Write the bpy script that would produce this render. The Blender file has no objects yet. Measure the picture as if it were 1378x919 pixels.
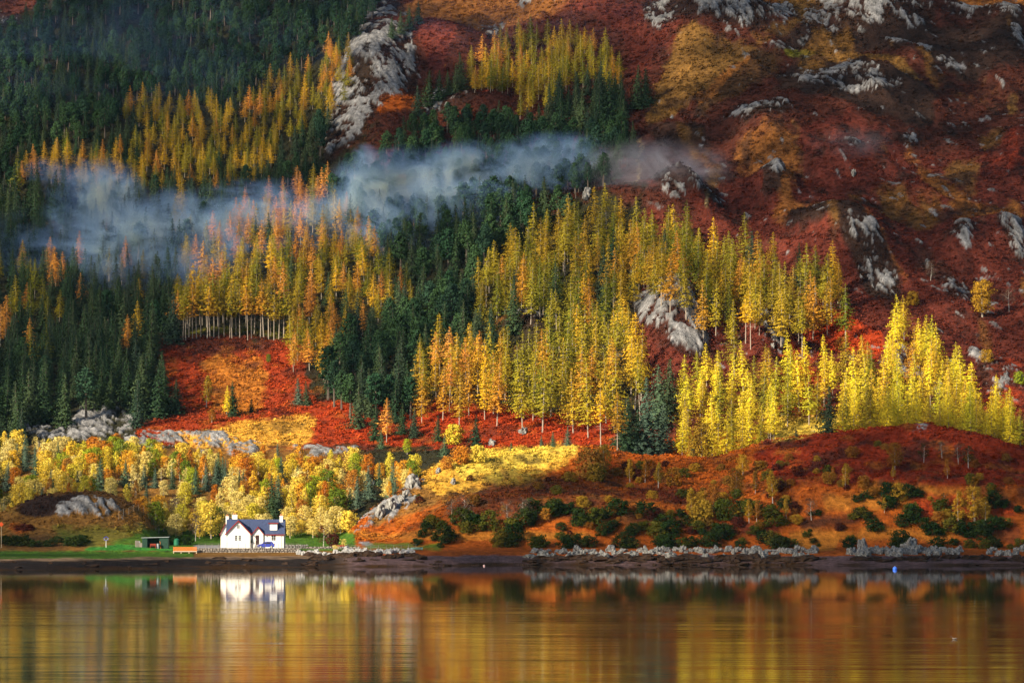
import bpy, math, random
import numpy as np
from mathutils import Vector, Matrix

random.seed(7)
rng = np.random.default_rng(7)
R = math.radians
sc = bpy.context.scene
COL = sc.collection

# ------------------------------------------------------------------ camera
PW, PH, F = 1378.0, 919.0, 5233.0          # photo size and focal length in photo pixels
CX, CY, HZ, HC = 689.0, 459.5, 665.0, 15.0  # image centre, horizon row, camera height above the loch
TH = math.atan((HZ - CY) / F)
cam = bpy.data.cameras.new('camera')
cam.sensor_width = 36.0
cam.lens = F / PW * 36.0
cam.clip_start = 1.0
cam.clip_end = 12000.0
camo = bpy.data.objects.new('camera', cam)
camo.location = (0, 0, HC)
camo.rotation_euler = (math.pi / 2 + TH, 0, 0)
COL.objects.link(camo)
sc.camera = camo

# ------------------------------------------------------------------ world and sun
EL, AZ = R(26.0), R(48.0)                   # sun height; degrees to the left of straight behind the camera
SUN = np.array([-math.sin(AZ) * math.cos(EL), -math.cos(AZ) * math.cos(EL), math.sin(EL)])
w = bpy.data.worlds.new('World')
sc.world = w
w.use_nodes = True
nt = w.node_tree
bg = nt.nodes['Background']
sky = nt.nodes.new('ShaderNodeTexSky')
sky.sky_type = 'NISHITA'
sky.sun_disc = False
sky.sun_elevation = EL
sky.sun_rotation = R(180.0) + AZ
nt.links.new(sky.outputs[0], bg.inputs[0])
bg.inputs[1].default_value = 0.066
sl = bpy.data.lights.new('sun', 'SUN')
sl.energy = 5.0
sl.angle = R(0.5)
sl.color = (1.0, 0.88, 0.68)
so = bpy.data.objects.new('sun', sl)
so.rotation_euler = Vector(SUN).to_track_quat('Z', 'Y').to_euler()
so.location = (-400, -400, 500)
COL.objects.link(so)
sc.view_settings.view_transform = 'Standard'
sc.view_settings.look = 'None'
sc.view_settings.exposure = 1.08
sc.view_settings.gamma = 1.0
sc.view_settings.use_curve_mapping = False
sc.cycles.use_denoising = True
sc.cycles.max_bounces = 5
sc.cycles.diffuse_bounces = 2
sc.cycles.glossy_bounces = 2
sc.cycles.transmission_bounces = 3
sc.cycles.transparent_max_bounces = 8
sc.cycles.volume_bounces = 0
sc.cycles.volume_step_rate = 1.0
sc.cycles.volume_max_steps = 64
sc.cycles.use_adaptive_sampling = True
sc.cycles.adaptive_threshold = 0.015


# ------------------------------------------------------------------ projection helpers
def z_of(py, Y):
    return HC + Y * math.tan(TH + math.atan((CY - py) / F))


def project(X, Y, Z):
    zp = Z - HC
    dep = Y * math.cos(TH) + zp * math.sin(TH)
    up = -Y * math.sin(TH) + zp * math.cos(TH)
    return CX + F * X / dep, CY - F * up / dep


def x_of(px, Y):
    return (px - CX) / F * Y


# ------------------------------------------------------------------ numpy noise
def _grad(ix, iy, seed):
    h = (ix.astype(np.int64) * 374761393 + iy.astype(np.int64) * 668265263 + seed * 1442695041) & 0xFFFFFFFF
    h = ((h ^ (h >> 13)) * 1274126177) & 0xFFFFFFFF
    h = h ^ (h >> 16)
    a = (h & 0xFFFF).astype(np.float32) * (2 * math.pi / 65536.0)
    return np.cos(a), np.sin(a)


def perlin(x, y, seed=0):
    x = np.asarray(x, dtype=np.float64)
    y = np.asarray(y, dtype=np.float64)
    ix = np.floor(x)
    iy = np.floor(y)
    fx = (x - ix).astype(np.float32)
    fy = (y - iy).astype(np.float32)
    u = fx * fx * fx * (fx * (fx * 6 - 15) + 10)
    v = fy * fy * fy * (fy * (fy * 6 - 15) + 10)
    r = []
    for dx in (0, 1):
        for dy in (0, 1):
            gx, gy = _grad(ix + dx, iy + dy, seed)
            r.append(gx * (fx - dx) + gy * (fy - dy))
    return (r[0] * (1 - v) + r[1] * v) * (1 - u) + (r[2] * (1 - v) + r[3] * v) * u


def fbm(x, y, octv=4, seed=0, gain=0.5, ridged=False):
    s = 0
    a = 1.0
    n = 0
    for k in range(octv):
        p = perlin(x * 2 ** k + 17.3 * k, y * 2 ** k - 9.1 * k, seed + k) * 1.5
        if ridged:
            p = 1 - np.abs(p) * 2
        s = s + a * p
        n += a
        a *= gain
    return s / n


def sstep(a, b, x):
    t = np.clip((x - a) / (b - a), 0, 1)
    return t * t * (3 - 2 * t)


# ------------------------------------------------------------------ raster masks drawn over the mapped ground
RX0, RY0, RS = -160, -120, 2.0
RWN, RHN = 860, 470
_gx, _gy = np.meshgrid(RX0 + RS * np.arange(RWN), RY0 + RS * np.arange(RHN))


def poly_mask(poly):
    p = np.array(poly, dtype=float)
    x0 = int(max(0, (p[:, 0].min() - RX0) // RS))
    x1 = int(min(RWN, (p[:, 0].max() - RX0) // RS + 2))
    y0 = int(max(0, (p[:, 1].min() - RY0) // RS))
    y1 = int(min(RHN, (p[:, 1].max() - RY0) // RS + 2))
    m = np.zeros((RHN, RWN), dtype=np.float32)
    gx = _gx[y0:y1, x0:x1]
    gy = _gy[y0:y1, x0:x1]
    ins = np.zeros(gx.shape, dtype=bool)
    n = len(p)
    for i in range(n):
        xa, ya = p[i]
        xb, yb = p[(i + 1) % n]
        if ya == yb:
            continue
        c = ((ya > gy) != (yb > gy)) & (gx < (xb - xa) * (gy - ya) / (yb - ya) + xa)
        ins ^= c
    m[y0:y1, x0:x1] = ins
    return m


def blur(m, r):
    if r < 1:
        return m
    k = np.ones(2 * r + 1) / (2 * r + 1)
    for _ in range(2):
        for ax in (0, 1):
            c = np.cumsum(np.pad(m, [(r + 1, r) if a == ax else (0, 0) for a in (0, 1)], mode='edge'), axis=ax)
            n = m.shape[ax]
            hi = np.take(c, np.arange(2 * r + 1, 2 * r + 1 + n), axis=ax)
            lo = np.take(c, np.arange(0, n), axis=ax)
            m = (hi - lo) / (2 * r + 1)
    return m.astype(np.float32)


def sample(m, px, py):
    x = np.clip((px - RX0) / RS, 0, RWN - 1.001)
    y = np.clip((py - RY0) / RS, 0, RHN - 1.001)
    ix = x.astype(int)
    iy = y.astype(int)
    fx = x - ix
    fy = y - iy
    return ((m[iy, ix] * (1 - fx) + m[iy, ix + 1] * fx) * (1 - fy) + (m[iy + 1, ix] * (1 - fx) + m[iy + 1, ix + 1] * fx) * fy)


# ------------------------------------------------------------------ terrain profile: for each bearing, (distance, row) pairs
FL = [(1000, 603), (1014, 575), (1055, 530), (1112, 458), (1208, 300), (1294, 150), (1376, 0), (1470, -150), (1660, -400), (2000, -640), (3000, -760)]
FR = [(985, 600), (1000, 580), (1076, 450), (1164, 300), (1250, 150), (1340, 0), (1440, -150), (1640, -400), (2000, -640), (3000, -760)]


def far(px):
    t = float(np.clip((px - 430) / 520.0, 0, 1))
    t = t * t * (3 - 2 * t)
    D = np.linspace(1000, 3000, 60)
    l = np.interp(D, [a for a, b in FL], [b for a, b in FL])
    r = np.interp(D, [a for a, b in FR], [b for a, b in FR])
    return list(zip(D, l * (1 - t) + r * t))


def wl(Y):                      # row of the water surface at distance Y
    return HZ + F * HC / Y


def column(px):
    """(Y, z) control points of the ground along one bearing"""
    shore = float(np.interp(px, [-200, 0, 100, 300, 480, 560, 650, 720, 800, 1050, 1100, 1200, 1378, 1600], [768, 772, 776, 792, 808, 812, 829, 829, 828, 828, 826, 822, 824, 824]))
    z = [(600, -6), (shore - 30, -1.5), (shore, 0.0)]
    if px < 470:                                   # garden, house pad and the shingle beach
        z += [(shore + 30, 2.0), (838, 2.3), (843, 3.2), (880, 3.5), (900, 5.0)]
    else:
        z += [(shore + 4.5, 0.9), (838, 2.4), (850, 3.6)]
        crest = [(470, 715), (500, 690), (525, 670), (560, 645), (600, 623), (650, 612), (750, 604), (800, 602), (870, 612), (960, 616), (1000, 606),
                 (1050, 590), (1130, 578), (1250, 573), (1320, 582), (1378, 598), (1500, 610), (1700, 600)]
        cp = float(np.interp(px, [a for a, b in crest], [b for a, b in crest]))
        cY = float(np.interp(px, [470, 560, 650, 750, 1000, 1250, 1378], [880, 905, 920, 932, 935, 930, 925]))
        zc = z_of(cp, cY)
        f1 = z_of(0.5 * cp + 0.5 * 722, 0.45 * cY + 0.55 * 860)
        z += [(868, z_of(min(722, cp + 60), 868) if cp < 660 else 5.0)] if cp < 700 else []
        if cp < 660:
            z += [((868 + cY) / 2, z_of((cp * 0.5 + 0.5 * 722) - 6, (868 + cY) / 2))]
        z += [(cY, zc), (cY + 10, zc - 0.6), (cY + 32, zc - 4.0 if cp < 690 else zc + 1.0)]
        # never above the far slope behind
    k = -200 < px < 215
    if k:                                          # the rocky knoll beside the garden
        top = float(np.interp(px, [-200, -60, 0, 50, 90, 130, 170, 195, 215], [725, 705, 690, 668, 659, 659, 672, 690, 712]))
        b = z_of(top, 885)
        z = [p for p in z if p[0] < 860]
        z += [(862, 3.6 + (b - 3.6) * 0.22), (875, 3.6 + (b - 3.6) * 0.62), (885, b), (893, b - 0.6), (908, max(5.2, b - 5))]
    zl = z[-1][0]
    for D, py in far(px):
        if D > max(zl + 25, 985):
            z.append((D, z_of(py, D)))
    return z


dY = np.concatenate([np.arange(600, 760, 8), np.arange(760, 1000, 0.8), np.arange(1000, 1410, 0.7), np.arange(1410, 1500, 1.5), np.arange(1500, 1700, 5.0), np.arange(1700, 2600, 20)])
dU = np.concatenate([np.arange(-4200, -200, 80), np.arange(-200, -30, 6), np.arange(-30, 1410, 1.5), np.arange(1410, 1600, 6), np.arange(1600, 5600, 80)])
KU = np.array([-400, -200, -100, 0, 40, 80, 120, 160, 190, 220, 300, 400, 465, 475, 500, 530, 560, 600, 650, 700, 750, 800, 870, 920, 960, 1000, 1050, 1100, 1160, 1250, 1320, 1378, 1450, 1600])
prof = np.array([np.interp(dY, *zip(*column(float(u)))) for u in KU])
# soften corners in distance
ker = np.hanning(13)
ker /= ker.sum()
prof_s = np.array([np.convolve(np.pad(p, 6, mode='edge'), ker, mode='valid') for p in prof])
wgt = sstep(848, 862, dY)[None, :]
prof = prof * (1 - wgt) + prof_s * wgt
Z = np.zeros((len(dY), len(dU)))
uc = np.clip(dU, KU[0], KU[-1])
for i in range(len(dY)):
    Z[i] = np.interp(uc, KU, prof[:, i])
# soften corners across bearings (fine part only)
k2 = np.hanning(27)
k2 /= k2.sum()
Zs = np.array([np.convolve(np.pad(r, 13, mode='edge'), k2, mode='valid') for r in Z])
Z = Zs
U, YY = np.meshgrid(dU, dY)
XX = (U - CX) / F * YY
PXg, PYg = project(XX, YY, Z)

# ------------------------------------------------------------------ drawn masks: rock, mounds and ground cover
ROCK = [
    ([(475, 20), (530, 8), (550, 35), (525, 65), (482, 62)], .75), ([(470, 82), (520, 75), (562, 105), (560, 142), (522, 172), (482, 212), (436, 228), (440, 165)], 1.0),
    ([(590, 132), (655, 130), (640, 152), (568, 168)], .8), ([(645, 48), (682, 45), (662, 72)], .9), ([(680, 0), (862, 0), (842, 30), (700, 36)], .85),
    ([(860, 28), (1000, 34), (1062, 22), (1072, 48), (1020, 80), (955, 72), (870, 60)], .85), ([(1086, 32), (1180, 8), (1262, 42), (1252, 68), (1160, 74), (1083, 66)], .85),
    ([(1250, 8), (1352, 38), (1368, 68), (1290, 44)], .7), ([(1180, 72), (1262, 105), (1305, 132), (1210, 104)], .8),
    ([(1048, 118), (1140, 108), (1222, 148), (1202, 166), (1120, 168), (1070, 152)], .7), ([(995, 162), (1062, 180), (1062, 202), (998, 192)], .7),
    ([(856, 248), (930, 255), (985, 288), (900, 290)], .7), ([(1208, 203), (1266, 203), (1214, 217)], .8), ([(1118, 218), (1162, 220), (1156, 240)], .7),
    ([(1018, 253), (1062, 258), (1052, 284)], .6), ([(1078, 308), (1128, 322), (1112, 344)], .8), ([(1128, 362), (1182, 368), (1214, 402), (1192, 420), (1148, 394)], .75),
    ([(1335, 326), (1378, 342), (1378, 378), (1350, 356)], .95), ([(1286, 332), (1318, 348), (1302, 376), (1284, 360)], .8), ([(1272, 388), (1310, 398), (1300, 424), (1270, 416)], .7),
    ([(1226, 355), (1262, 372), (1246, 390)], .7), ([(1362, 60), (1378, 50), (1378, 110), (1358, 90)], .8),
    ([(848, 424), (880, 413), (922, 438), (952, 470), (948, 514), (908, 508), (862, 470)], 1.15), ([(672, 455), (736, 438), (738, 462), (690, 468)], 1.0),
    ([(948, 428), (984, 428), (1004, 452), (960, 452)], .9), ([(1012, 452), (1064, 478), (1052, 505), (1020, 480)], .9), ([(1070, 470), (1110, 485), (1090, 500)], .8),
    ([(88, 574), (108, 556), (150, 546), (188, 556), (182, 582), (100, 594)], 1.15), ([(32, 568), (92, 572), (86, 598), (36, 592)], .95), ([(0, 572), (40, 566), (38, 590), (0, 592)], .8),
    ([(158, 584), (262, 578), (352, 598), (342, 614), (182, 602)], 1.0), ([(380, 602), (482, 600), (494, 622), (440, 620)], .8),
    ([(70, 678), (108, 671), (150, 671), (193, 690), (150, 698), (78, 692)], 1.0), ([(474, 714), (498, 690), (545, 655), (575, 643), (562, 668), (522, 702), (490, 717)], .95),
    ([(598, 350), (642, 343), (622, 368)], .8), ([(780, 258), (800, 256), (796, 266)], .8), ([(1180, 550), (1260, 560), (1240, 590)], .3),
    ([(1200, 470), (1290, 500), (1260, 560), (1210, 520)], .45), ([(1300, 470), (1378, 500), (1378, 540), (1320, 520)], .5),
    ([(785, 692), (830, 696), (820, 702)], .7), ([(865, 690), (885, 692), (880, 705)], .7), ([(0, 25), (45, 30), (10, 45), (0, 45)], .6), ([(940, 180), (1010, 150), (1000, 170)], .6),
]
rock_m = np.zeros((RHN, RWN), dtype=np.float32)
for p, s in ROCK:
    rock_m = np.maximum(rock_m, poly_mask(p) * s)
rock_m = blur(rock_m, 2)

MOUND = [  # (px, py, half width, half height, metres)
    (1150, 160, 130, 55, 7), (960, 55, 110, 40, 6), (1170, 50, 95, 38, 6), (1130, 355, 80, 50, 7), (900, 275, 70, 35, 5), (1040, 190, 60, 30, 4), (500, 140, 75, 110, 9),
    (640, 150, 70, 25, 4), (900, 465, 62, 58, 7), (1030, 480, 40, 40, 4), (1360, 90, 60, 60, 6), (1350, 350, 50, 40, 5), (1290, 360, 35, 30, 4), (1040, 265, 35, 25, 4), (770, 20, 110, 40, 6),
    (1240, 110, 90, 30, 4), (590, 80, 70, 35, 5), (710, 455, 50, 25, 4), (1130, 240, 40, 25, 2.5), (1380, 220, 60, 60, 4), (620, 360, 40, 25, 3), (820, 280, 60, 20, 3)]
dz = np.zeros_like(Z)
for a, b, c, d, h in MOUND:
    r = ((PXg - a) / c) ** 2 + ((PYg - b) / d) ** 2
    dz += 1.9 * h * np.exp(-r * 1.4)
wild = sstep(885, 930, YY) * (1 - 0.0)
# broad folds, gullies, hummocks
dz += wild * (6.0 * fbm(XX / 90.0, YY / 130.0, 3, 11) + 5.0 * sstep(860, 940, PXg) * fbm((XX + YY * .6) / 34.0, (XX * .4 - YY * .8) / 90.0, 3, 13, .5, ridged=True) + 2.4 * fbm(XX / 26.0, YY / 34.0, 3, 21)) * sstep(960, 1100, YY)
dz += wild * 0.55 * fbm(XX / 7.0, YY / 8.0, 3, 31)
kn = ((PXg > -250) & (PXg < 215) & (YY > 855) & (YY < 930))
dz += 0.8 * fbm(XX / 8.0, YY / 7.0, 3, 33) * sstep(855, 868, YY) * (1 - sstep(200, 225, PXg)) * (1 - sstep(905, 930, YY))
fh = sstep(480, 540, PXg) * sstep(852, 872, YY) * (1 - sstep(935, 970, YY))
dz += fh * (1.5 * fbm(XX / 22.0, YY / 18.0, 3, 35) + 0.5 * fbm(XX / 5.0, YY / 5.0, 2, 36))
wpx = 5 * fbm(XX / 12.0, YY / 12.0, 3, 41)
wpy = 5 * fbm(XX / 12.0, YY / 12.0, 3, 42)
rk = sample(rock_m, PXg + wpx, PYg + wpy)
# crags: tilted ribs
sx = XX * 0.80 + YY * 0.55
sy = XX * 0.50 - YY * 0.80
crag = fbm(sx / 2.8, sy / 9.0, 4, 51, 0.62, ridged=True)
crag2 = fbm(XX / 2.4, YY / 5.0, 3, 55, 0.6)
stones = fbm(sx / 3.2, sy / 6.5, 3, 61, 0.55)
big = fbm(XX / 40.0, YY / 55.0, 3, 65)
openr = sstep(860, 900, PXg) * (1 - sstep(560, 600, PYg)) * sstep(970, 1000, YY)
mid = fbm(XX / 9.0, YY / 14.0, 3, 57)
qn = 0.55 * crag + 0.45 * crag2 + 0.75 * mid + 0.25 * fbm(XX / 1.1, YY / 1.8, 2, 59)
qq = qn[(PXg > 0) & (PXg < 1378) & (PYg > 0)]
qn = (qn - np.median(qq)) / qq.std()
rock = sstep(0.0, 0.22, qn + (rk - 0.80) * 2.3) * sstep(0.10, 0.25, rk)
rock = np.maximum(rock, openr * sstep(0.41, 0.50, stones + 0.30 * big + 0.10 * crag2) * 0.9)
steep = np.minimum(rk, 1) * (0.75 * np.clip(crag, -0.5, 1) + 0.5 * crag2 + 0.35 * rock + 1.1 * mid)
Z2 = Z + dz + steep + openr * rock * 0.35
EDGE = sstep(-30, -120, U) if False else 0
Z = Z2

COLR = {
    'crimson': (0.22, 0.027, 0.008),
    'tawny': (0.25, 0.095, 0.022), 'wine': (0.115, 0.026, 0.016), 'straw': (0.19, 0.095, 0.024),
    'floor': (0.030, 0.028, 0.014), 'maroon': (0.078, 0.023, 0.014), 'red': (0.165, 0.034, 0.014), 'scarlet': (0.33, 0.040, 0.010), 'rust': (0.36, 0.082, 0.010),
    'orange': (0.42, 0.150, 0.020), 'ochre': (0.22, 0.105, 0.024), 'gold': (0.66, 0.36, 0.045), 'yellow': (0.66, 0.46, 0.06), 'heather': (0.034, 0.018, 0.013),
    'brown': (0.085, 0.042, 0.016), 'green': (0.060, 0.130, 0.014), 'bright': (0.045, 0.20, 0.030), 'olive': (0.16, 0.14, 0.022), 'moss': (0.22, 0.20, 0.02),
    'gravel': (0.26, 0.25, 0.26), 'mud': (0.022, 0.016, 0.014), 'shingle': (0.24, 0.155, 0.095), 'weed': (0.045, 0.022, 0.008), 'sand': (0.14, 0.085, 0.085), 'pale': (0.45, 0.32, 0.14),
}
COVER = [  # painted in order: (cover, outline, strength, softness in raster cells)
    ('wine', [(860, -120), (1560, -120), (1560, 620), (860, 620)], 1, 6), ('maroon', [(500, -120), (1560, -120), (1560, 190), (870, 260), (500, 260)], 1, 10),
    ('heather', [(436, -120), (560, -120), (560, 250), (436, 300)], .4, 5),
    ('maroon', [(0, -40), (80, -40), (60, 10), (0, 45)], 1, 4),
    # upper open hill
    ('tawny', [(540, -120), (1560, -120), (1560, 10), (1378, 55), (1300, 25), (1180, 12), (1110, 50), (1080, 60), (1040, 15), (860, 22), (700, 55), (560, 30)], .9, 4),
    ('tawny', [(530, 20), (600, 8), (700, 36), (690, 56), (640, 60), (590, 38), (545, 52), (520, 45)], .9, 3), ('straw', [(1030, 0), (1115, 0), (1105, 50), (1075, 62), (1048, 20)], .9, 3),
    ('wine', [(520, 70), (590, 38), (620, 48), (615, 80), (590, 125), (560, 95)], .95, 3), ('wine', [(700, 40), (860, 30), (930, 62), (930, 90), (850, 110), (840, 60), (760, 45)], .8, 4),
    ('heather', [(860, 25), (1060, 18), (1075, 45), (1020, 78), (950, 78), (870, 58)], .7, 4), ('heather', [(1085, 35), (1170, 8), (1262, 30), (1255, 70), (1170, 75), (1088, 68)], .6, 4),
    ('straw', [(920, 75), (1010, 85), (1110, 48), (1120, 60), (1030, 90), (960, 130), (880, 165), (860, 155)], .9, 3),
    ('straw', [(918, 75), (960, 78), (980, 95), (930, 110)], .8, 4),
    ('heather', [(1010, 95), (1080, 68), (1200, 68), (1378, 58), (1378, 128), (1300, 135), (1240, 120), (1180, 100), (1060, 88), (1015, 112)], .95, 4),
    ('brown', [(930, 140), (1020, 85), (1060, 90), (1040, 120), (940, 165)], .8, 4),
    ('heather', [(1035, 115), (1080, 98), (1140, 102), (1220, 140), (1262, 165), (1250, 195), (1170, 195), (1120, 180), (1060, 160)], .97, 3),
    ('heather', [(1000, 165), (1070, 182), (1080, 200), (1000, 200)], .8, 3), ('heather', [(860, 160), (940, 165), (960, 195), (880, 195)], .8, 3),
    ('moss', [(1056, 92), (1085, 86), (1120, 92), (1060, 100)], .9, 1), ('straw', [(1090, 90), (1140, 92), (1200, 115), (1245, 145), (1240, 152), (1180, 122), (1110, 100)], .9, 2),
    ('straw', [(1240, 140), (1378, 130), (1378, 170), (1330, 170)], .45, 5), ('straw', [(1355, 150), (1378, 148), (1378, 175), (1350, 175)], .9, 3),
    ('wine', [(1075, 205), (1140, 192), (1220, 212), (1262, 250), (1240, 268), (1180, 290), (1090, 290), (1065, 250)], .9, 3),
    ('scarlet', [(1320, 230), (1378, 200), (1378, 262), (1330, 275)], .5, 3),
    ('tawny', [(985, 200), (1070, 205), (1082, 225), (1070, 255), (1075, 300), (1120, 310), (1060, 335), (1040, 300), (1055, 270), (1000, 240)], .75, 4),
    ('tawny', [(1225, 212), (1262, 250), (1330, 290), (1378, 290), (1378, 330), (1300, 312), (1262, 288), (1240, 268), (1215, 220)], .8, 4), ('straw', [(1270, 225), (1330, 232), (1320, 285), (1270, 255)], .7, 5),
    ('tawny', [(1100, 318), (1130, 318), (1160, 345), (1225, 398), (1212, 405), (1150, 358), (1118, 330)], .6, 2),
    ('heather', [(1050, 325), (1090, 309), (1128, 318), (1160, 350), (1212, 398), (1216, 420), (1165, 416), (1128, 368), (1080, 345)], .95, 3),
    ('heather', [(1100, 218), (1165, 218), (1160, 242), (1110, 240)], .6, 3), ('heather', [(1018, 252), (1066, 256), (1056, 290), (1028, 285)], .85, 2), ('heather', [(855, 245), (935, 252), (990, 290), (900, 292)], .75, 3),
    ('heather', [(1165, 322), (1200, 330), (1190, 345), (1168, 338)], .6, 3), ('heather', [(1255, 335), (1378, 330), (1378, 420), (1275, 420)], .35, 6),
    ('wine', [(1000, 300), (1060, 330), (1140, 370), (1200, 450), (1120, 440), (1000, 400)], .4, 5),
    ('scarlet', [(1110, 440), (1140, 442), (1190, 470), (1180, 500), (1110, 480), (1060, 458)], .9, 3), ('scarlet', [(1290, 490), (1378, 470), (1378, 600), (1340, 560), (1280, 540)], .6, 6),
    ('wine', [(1220, 430), (1378, 430), (1378, 500), (1260, 480)], .5, 8), ('scarlet', [(1050, 480), (1110, 480), (1120, 560), (1060, 590), (1030, 560)], .6, 4),
    ('pale', [(855, 180), (859, 180), (862, 215), (857, 266), (852, 266), (858, 215)], .5, 0), ('pale', [(949, 282), (952, 282), (953, 300), (950, 300)], .7, 0),
    ('straw', [(1060, 200), (1075, 205), (1090, 260), (1078, 262)], .5, 1), ('tawny', [(930, 140), (1010, 92), (1014, 96), (938, 150)], .8, 1), ('heather', [(1300, 312), (1378, 330), (1378, 336), (1300, 320)], .7, 1),
    # slopes and clearings in the forest
    ('red', [(430, 160), (520, 175), (500, 215), (440, 235)], .5, 4), ('rust', [(500, 175), (570, 150), (560, 172), (510, 200)], .8, 3), ('scarlet', [(590, 122), (625, 120), (672, 130), (700, 142), (640, 145)], .6, 2),
    ('maroon', [(600, 250), (720, 250), (900, 280), (960, 310), (900, 310), (820, 280), (700, 290), (620, 290)], .9, 4),
    ('scarlet', [(205, 462), (400, 458), (420, 520), (480, 560), (520, 600), (380, 612), (180, 600), (185, 575), (240, 550), (210, 490)], .75, 3),
    ('maroon', [(205, 463), (385, 460), (350, 482), (270, 488), (215, 480)], .8, 3), ('orange', [(270, 492), (345, 476), (360, 500), (365, 535), (330, 560), (290, 550), (275, 520)], .75, 4),
    ('maroon', [(320, 490), (352, 488), (345, 500), (322, 500)], .7, 1), ('moss', [(250, 448), (380, 442), (382, 458), (250, 462)], .6, 2),
    ('gold', [(200, 590), (300, 572), (350, 556), (430, 558), (425, 600), (350, 610), (260, 606)], .75, 4), ('ochre', [(320, 570), (440, 565), (470, 600), (330, 606)], .3, 3),
    ('scarlet', [(430, 540), (560, 545), (820, 550), (830, 600), (700, 606), (560, 600), (470, 598), (415, 590)], .9, 3), ('orange', [(560, 570), (760, 570), (740, 596), (590, 592)], .35, 4),
    ('yellow', [(1040, 560), (1180, 560), (1300, 570), (1378, 590), (1378, 605), (1200, 585), (1040, 600)], .8, 3), ('rust', [(900, 590), (1040, 580), (1020, 610), (880, 615)], .8, 3),
    ('ochre', [(0, 598), (480, 604), (480, 640), (480, 722), (0, 722)], .8, 3), ('gold', [(380, 690), (480, 690), (480, 722), (380, 722)], .7, 2),
    # front hill
    ('rust', [(470, 715), (520, 672), (600, 622), (700, 605), (830, 600), (1000, 606), (1130, 576), (1250, 570), (1378, 595), (1560, 600), (1560, 760), (470, 760)], 1, 1),
    ('ochre', [(500, 692), (560, 647), (640, 618), (700, 640), (640, 665), (560, 690), (500, 710)], .9, 3), ('gold', [(560, 645), (590, 622), (650, 606), (765, 598), (792, 612), (730, 640), (660, 654), (590, 668)], .95, 3),
    ('yellow', [(600, 622), (650, 604), (775, 598), (785, 614), (700, 634), (620, 640)], .9, 2), ('olive', [(640, 640), (700, 628), (742, 640), (740, 655), (660, 660)], .7, 3),
    ('maroon', [(600, 690), (650, 650), (760, 640), (850, 660), (830, 700), (700, 706), (620, 706)], .7, 4), ('scarlet', [(620, 655), (700, 640), (800, 660), (740, 685), (660, 680)], .3, 4),
    ('scarlet', [(748, 606), (830, 602), (850, 650), (780, 640)], .5, 3), ('red', [(830, 650), (960, 660), (950, 680), (850, 672)], .9, 3), ('orange', [(740, 665), (860, 665), (950, 690), (860, 715), (740, 690)], .45, 5),
    ('heather', [(790, 690), (830, 684), (900, 690), (960, 700), (950, 712), (830, 710)], .7, 3), ('heather', [(900, 630), (1030, 640), (1050, 700), (930, 700)], .35, 4),
    ('crimson', [(1010, 615), (1050, 592), (1130, 577), (1250, 571), (1378, 590), (1560, 600), (1560, 660), (1378, 656), (1240, 652), (1150, 655), (1060, 655)], 1, 3),
    ('scarlet', [(1200, 590), (1378, 600), (1378, 640), (1200, 640)], .25, 8), ('orange', [(1100, 668), (1180, 650), (1290, 655), (1378, 660), (1378, 672), (1250, 668), (1190, 690), (1110, 690)], .8, 4),
    ('scarlet', [(1220, 668), (1300, 665), (1378, 680), (1378, 700), (1230, 700)], .8, 4), ('heather', [(1060, 695), (1165, 690), (1160, 712), (1080, 714)], .75, 3),
    ('orange', [(1060, 714), (1180, 705), (1300, 708), (1378, 715), (1378, 730), (1060, 735)], .75, 3), ('red', [(918, 704), (1050, 702), (1055, 722), (920, 718)], .85, 2), ('orange', [(480, 716), (620, 712), (800, 715), (800, 728), (480, 728)], .85, 2),
    ('orange', [(1060, 718), (1130, 718), (1125, 742), (1068, 738)], .9, 1), ('red', [(1260, 708), (1378, 700), (1378, 735), (1300, 735)], .7, 3),
    # knoll and garden
    ('ochre', [(-160, 650), (215, 650), (215, 745), (-160, 745)], .95, 3), ('heather', [(20, 690), (40, 668), (100, 660), (130, 662), (100, 692), (40, 696)], .9, 2), ('brown', [(100, 660), (150, 660), (192, 685), (150, 690)], .75, 2),
    ('olive', [(-160, 660), (40, 664), (20, 690), (-160, 700)], .8, 3), ('olive', [(60, 706), (200, 705), (215, 722), (130, 740), (80, 730)], .8, 4), ('green', [(40, 712), (100, 716), (120, 735), (60, 728)], .6, 3),
    ('brown', [(10, 715), (60, 712), (100, 730), (90, 744), (0, 744)], .7, 3), ('rust', [(0, 704), (30, 702), (45, 720), (20, 722)], .7, 2),
    ('green', [(215, 708), (480, 716), (480, 742), (215, 742)], .95, 2), ('green', [(150, 728), (190, 714), (240, 706), (300, 716), (300, 735), (120, 736)], .85, 2), ('bright', [(110, 737), (150, 733), (233, 735), (233, 742), (116, 742)], .95, 1),
    ('green', [(-160, 741), (262, 741), (262, 753), (-160, 753)], .9, 1), ('straw', [(262, 741), (470, 741), (470, 753), (262, 753)], .9, 1), ('gold', [(382, 712), (480, 714), (480, 718), (384, 717)], .9, 1), ('gravel', [(262, 732.5), (388, 732.5), (388, 740), (262, 740)], 1, 0),
    ('gravel', [(480, 728), (497, 730), (508, 737), (496, 737)], 1, 0), ('green', [(500, 728), (600, 732), (600, 742), (470, 742)], .8, 2), ('green', [(410, 736), (480, 738), (560, 742), (410, 744)], .6, 2),
]
print('terrain base', Z.shape)
wpx = 9 * fbm(XX / 9.0, YY / 10.0, 4, 71) + 12 * fbm(XX / 30.0, YY / 40.0, 3, 75) * sstep(960, 1060, YY)
wpy = 5 * fbm(XX / 9.0, YY / 10.0, 4, 72) + 7 * fbm(XX / 30.0, YY / 40.0, 3, 76) * sstep(960, 1060, YY)
nearw = sstep(846, 900, YY) * 0.9 + 0.1
SX, SY = PXg + wpx * nearw, PYg + wpy * nearw
C = np.zeros(Z.shape + (3,), dtype=np.float32)
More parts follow.
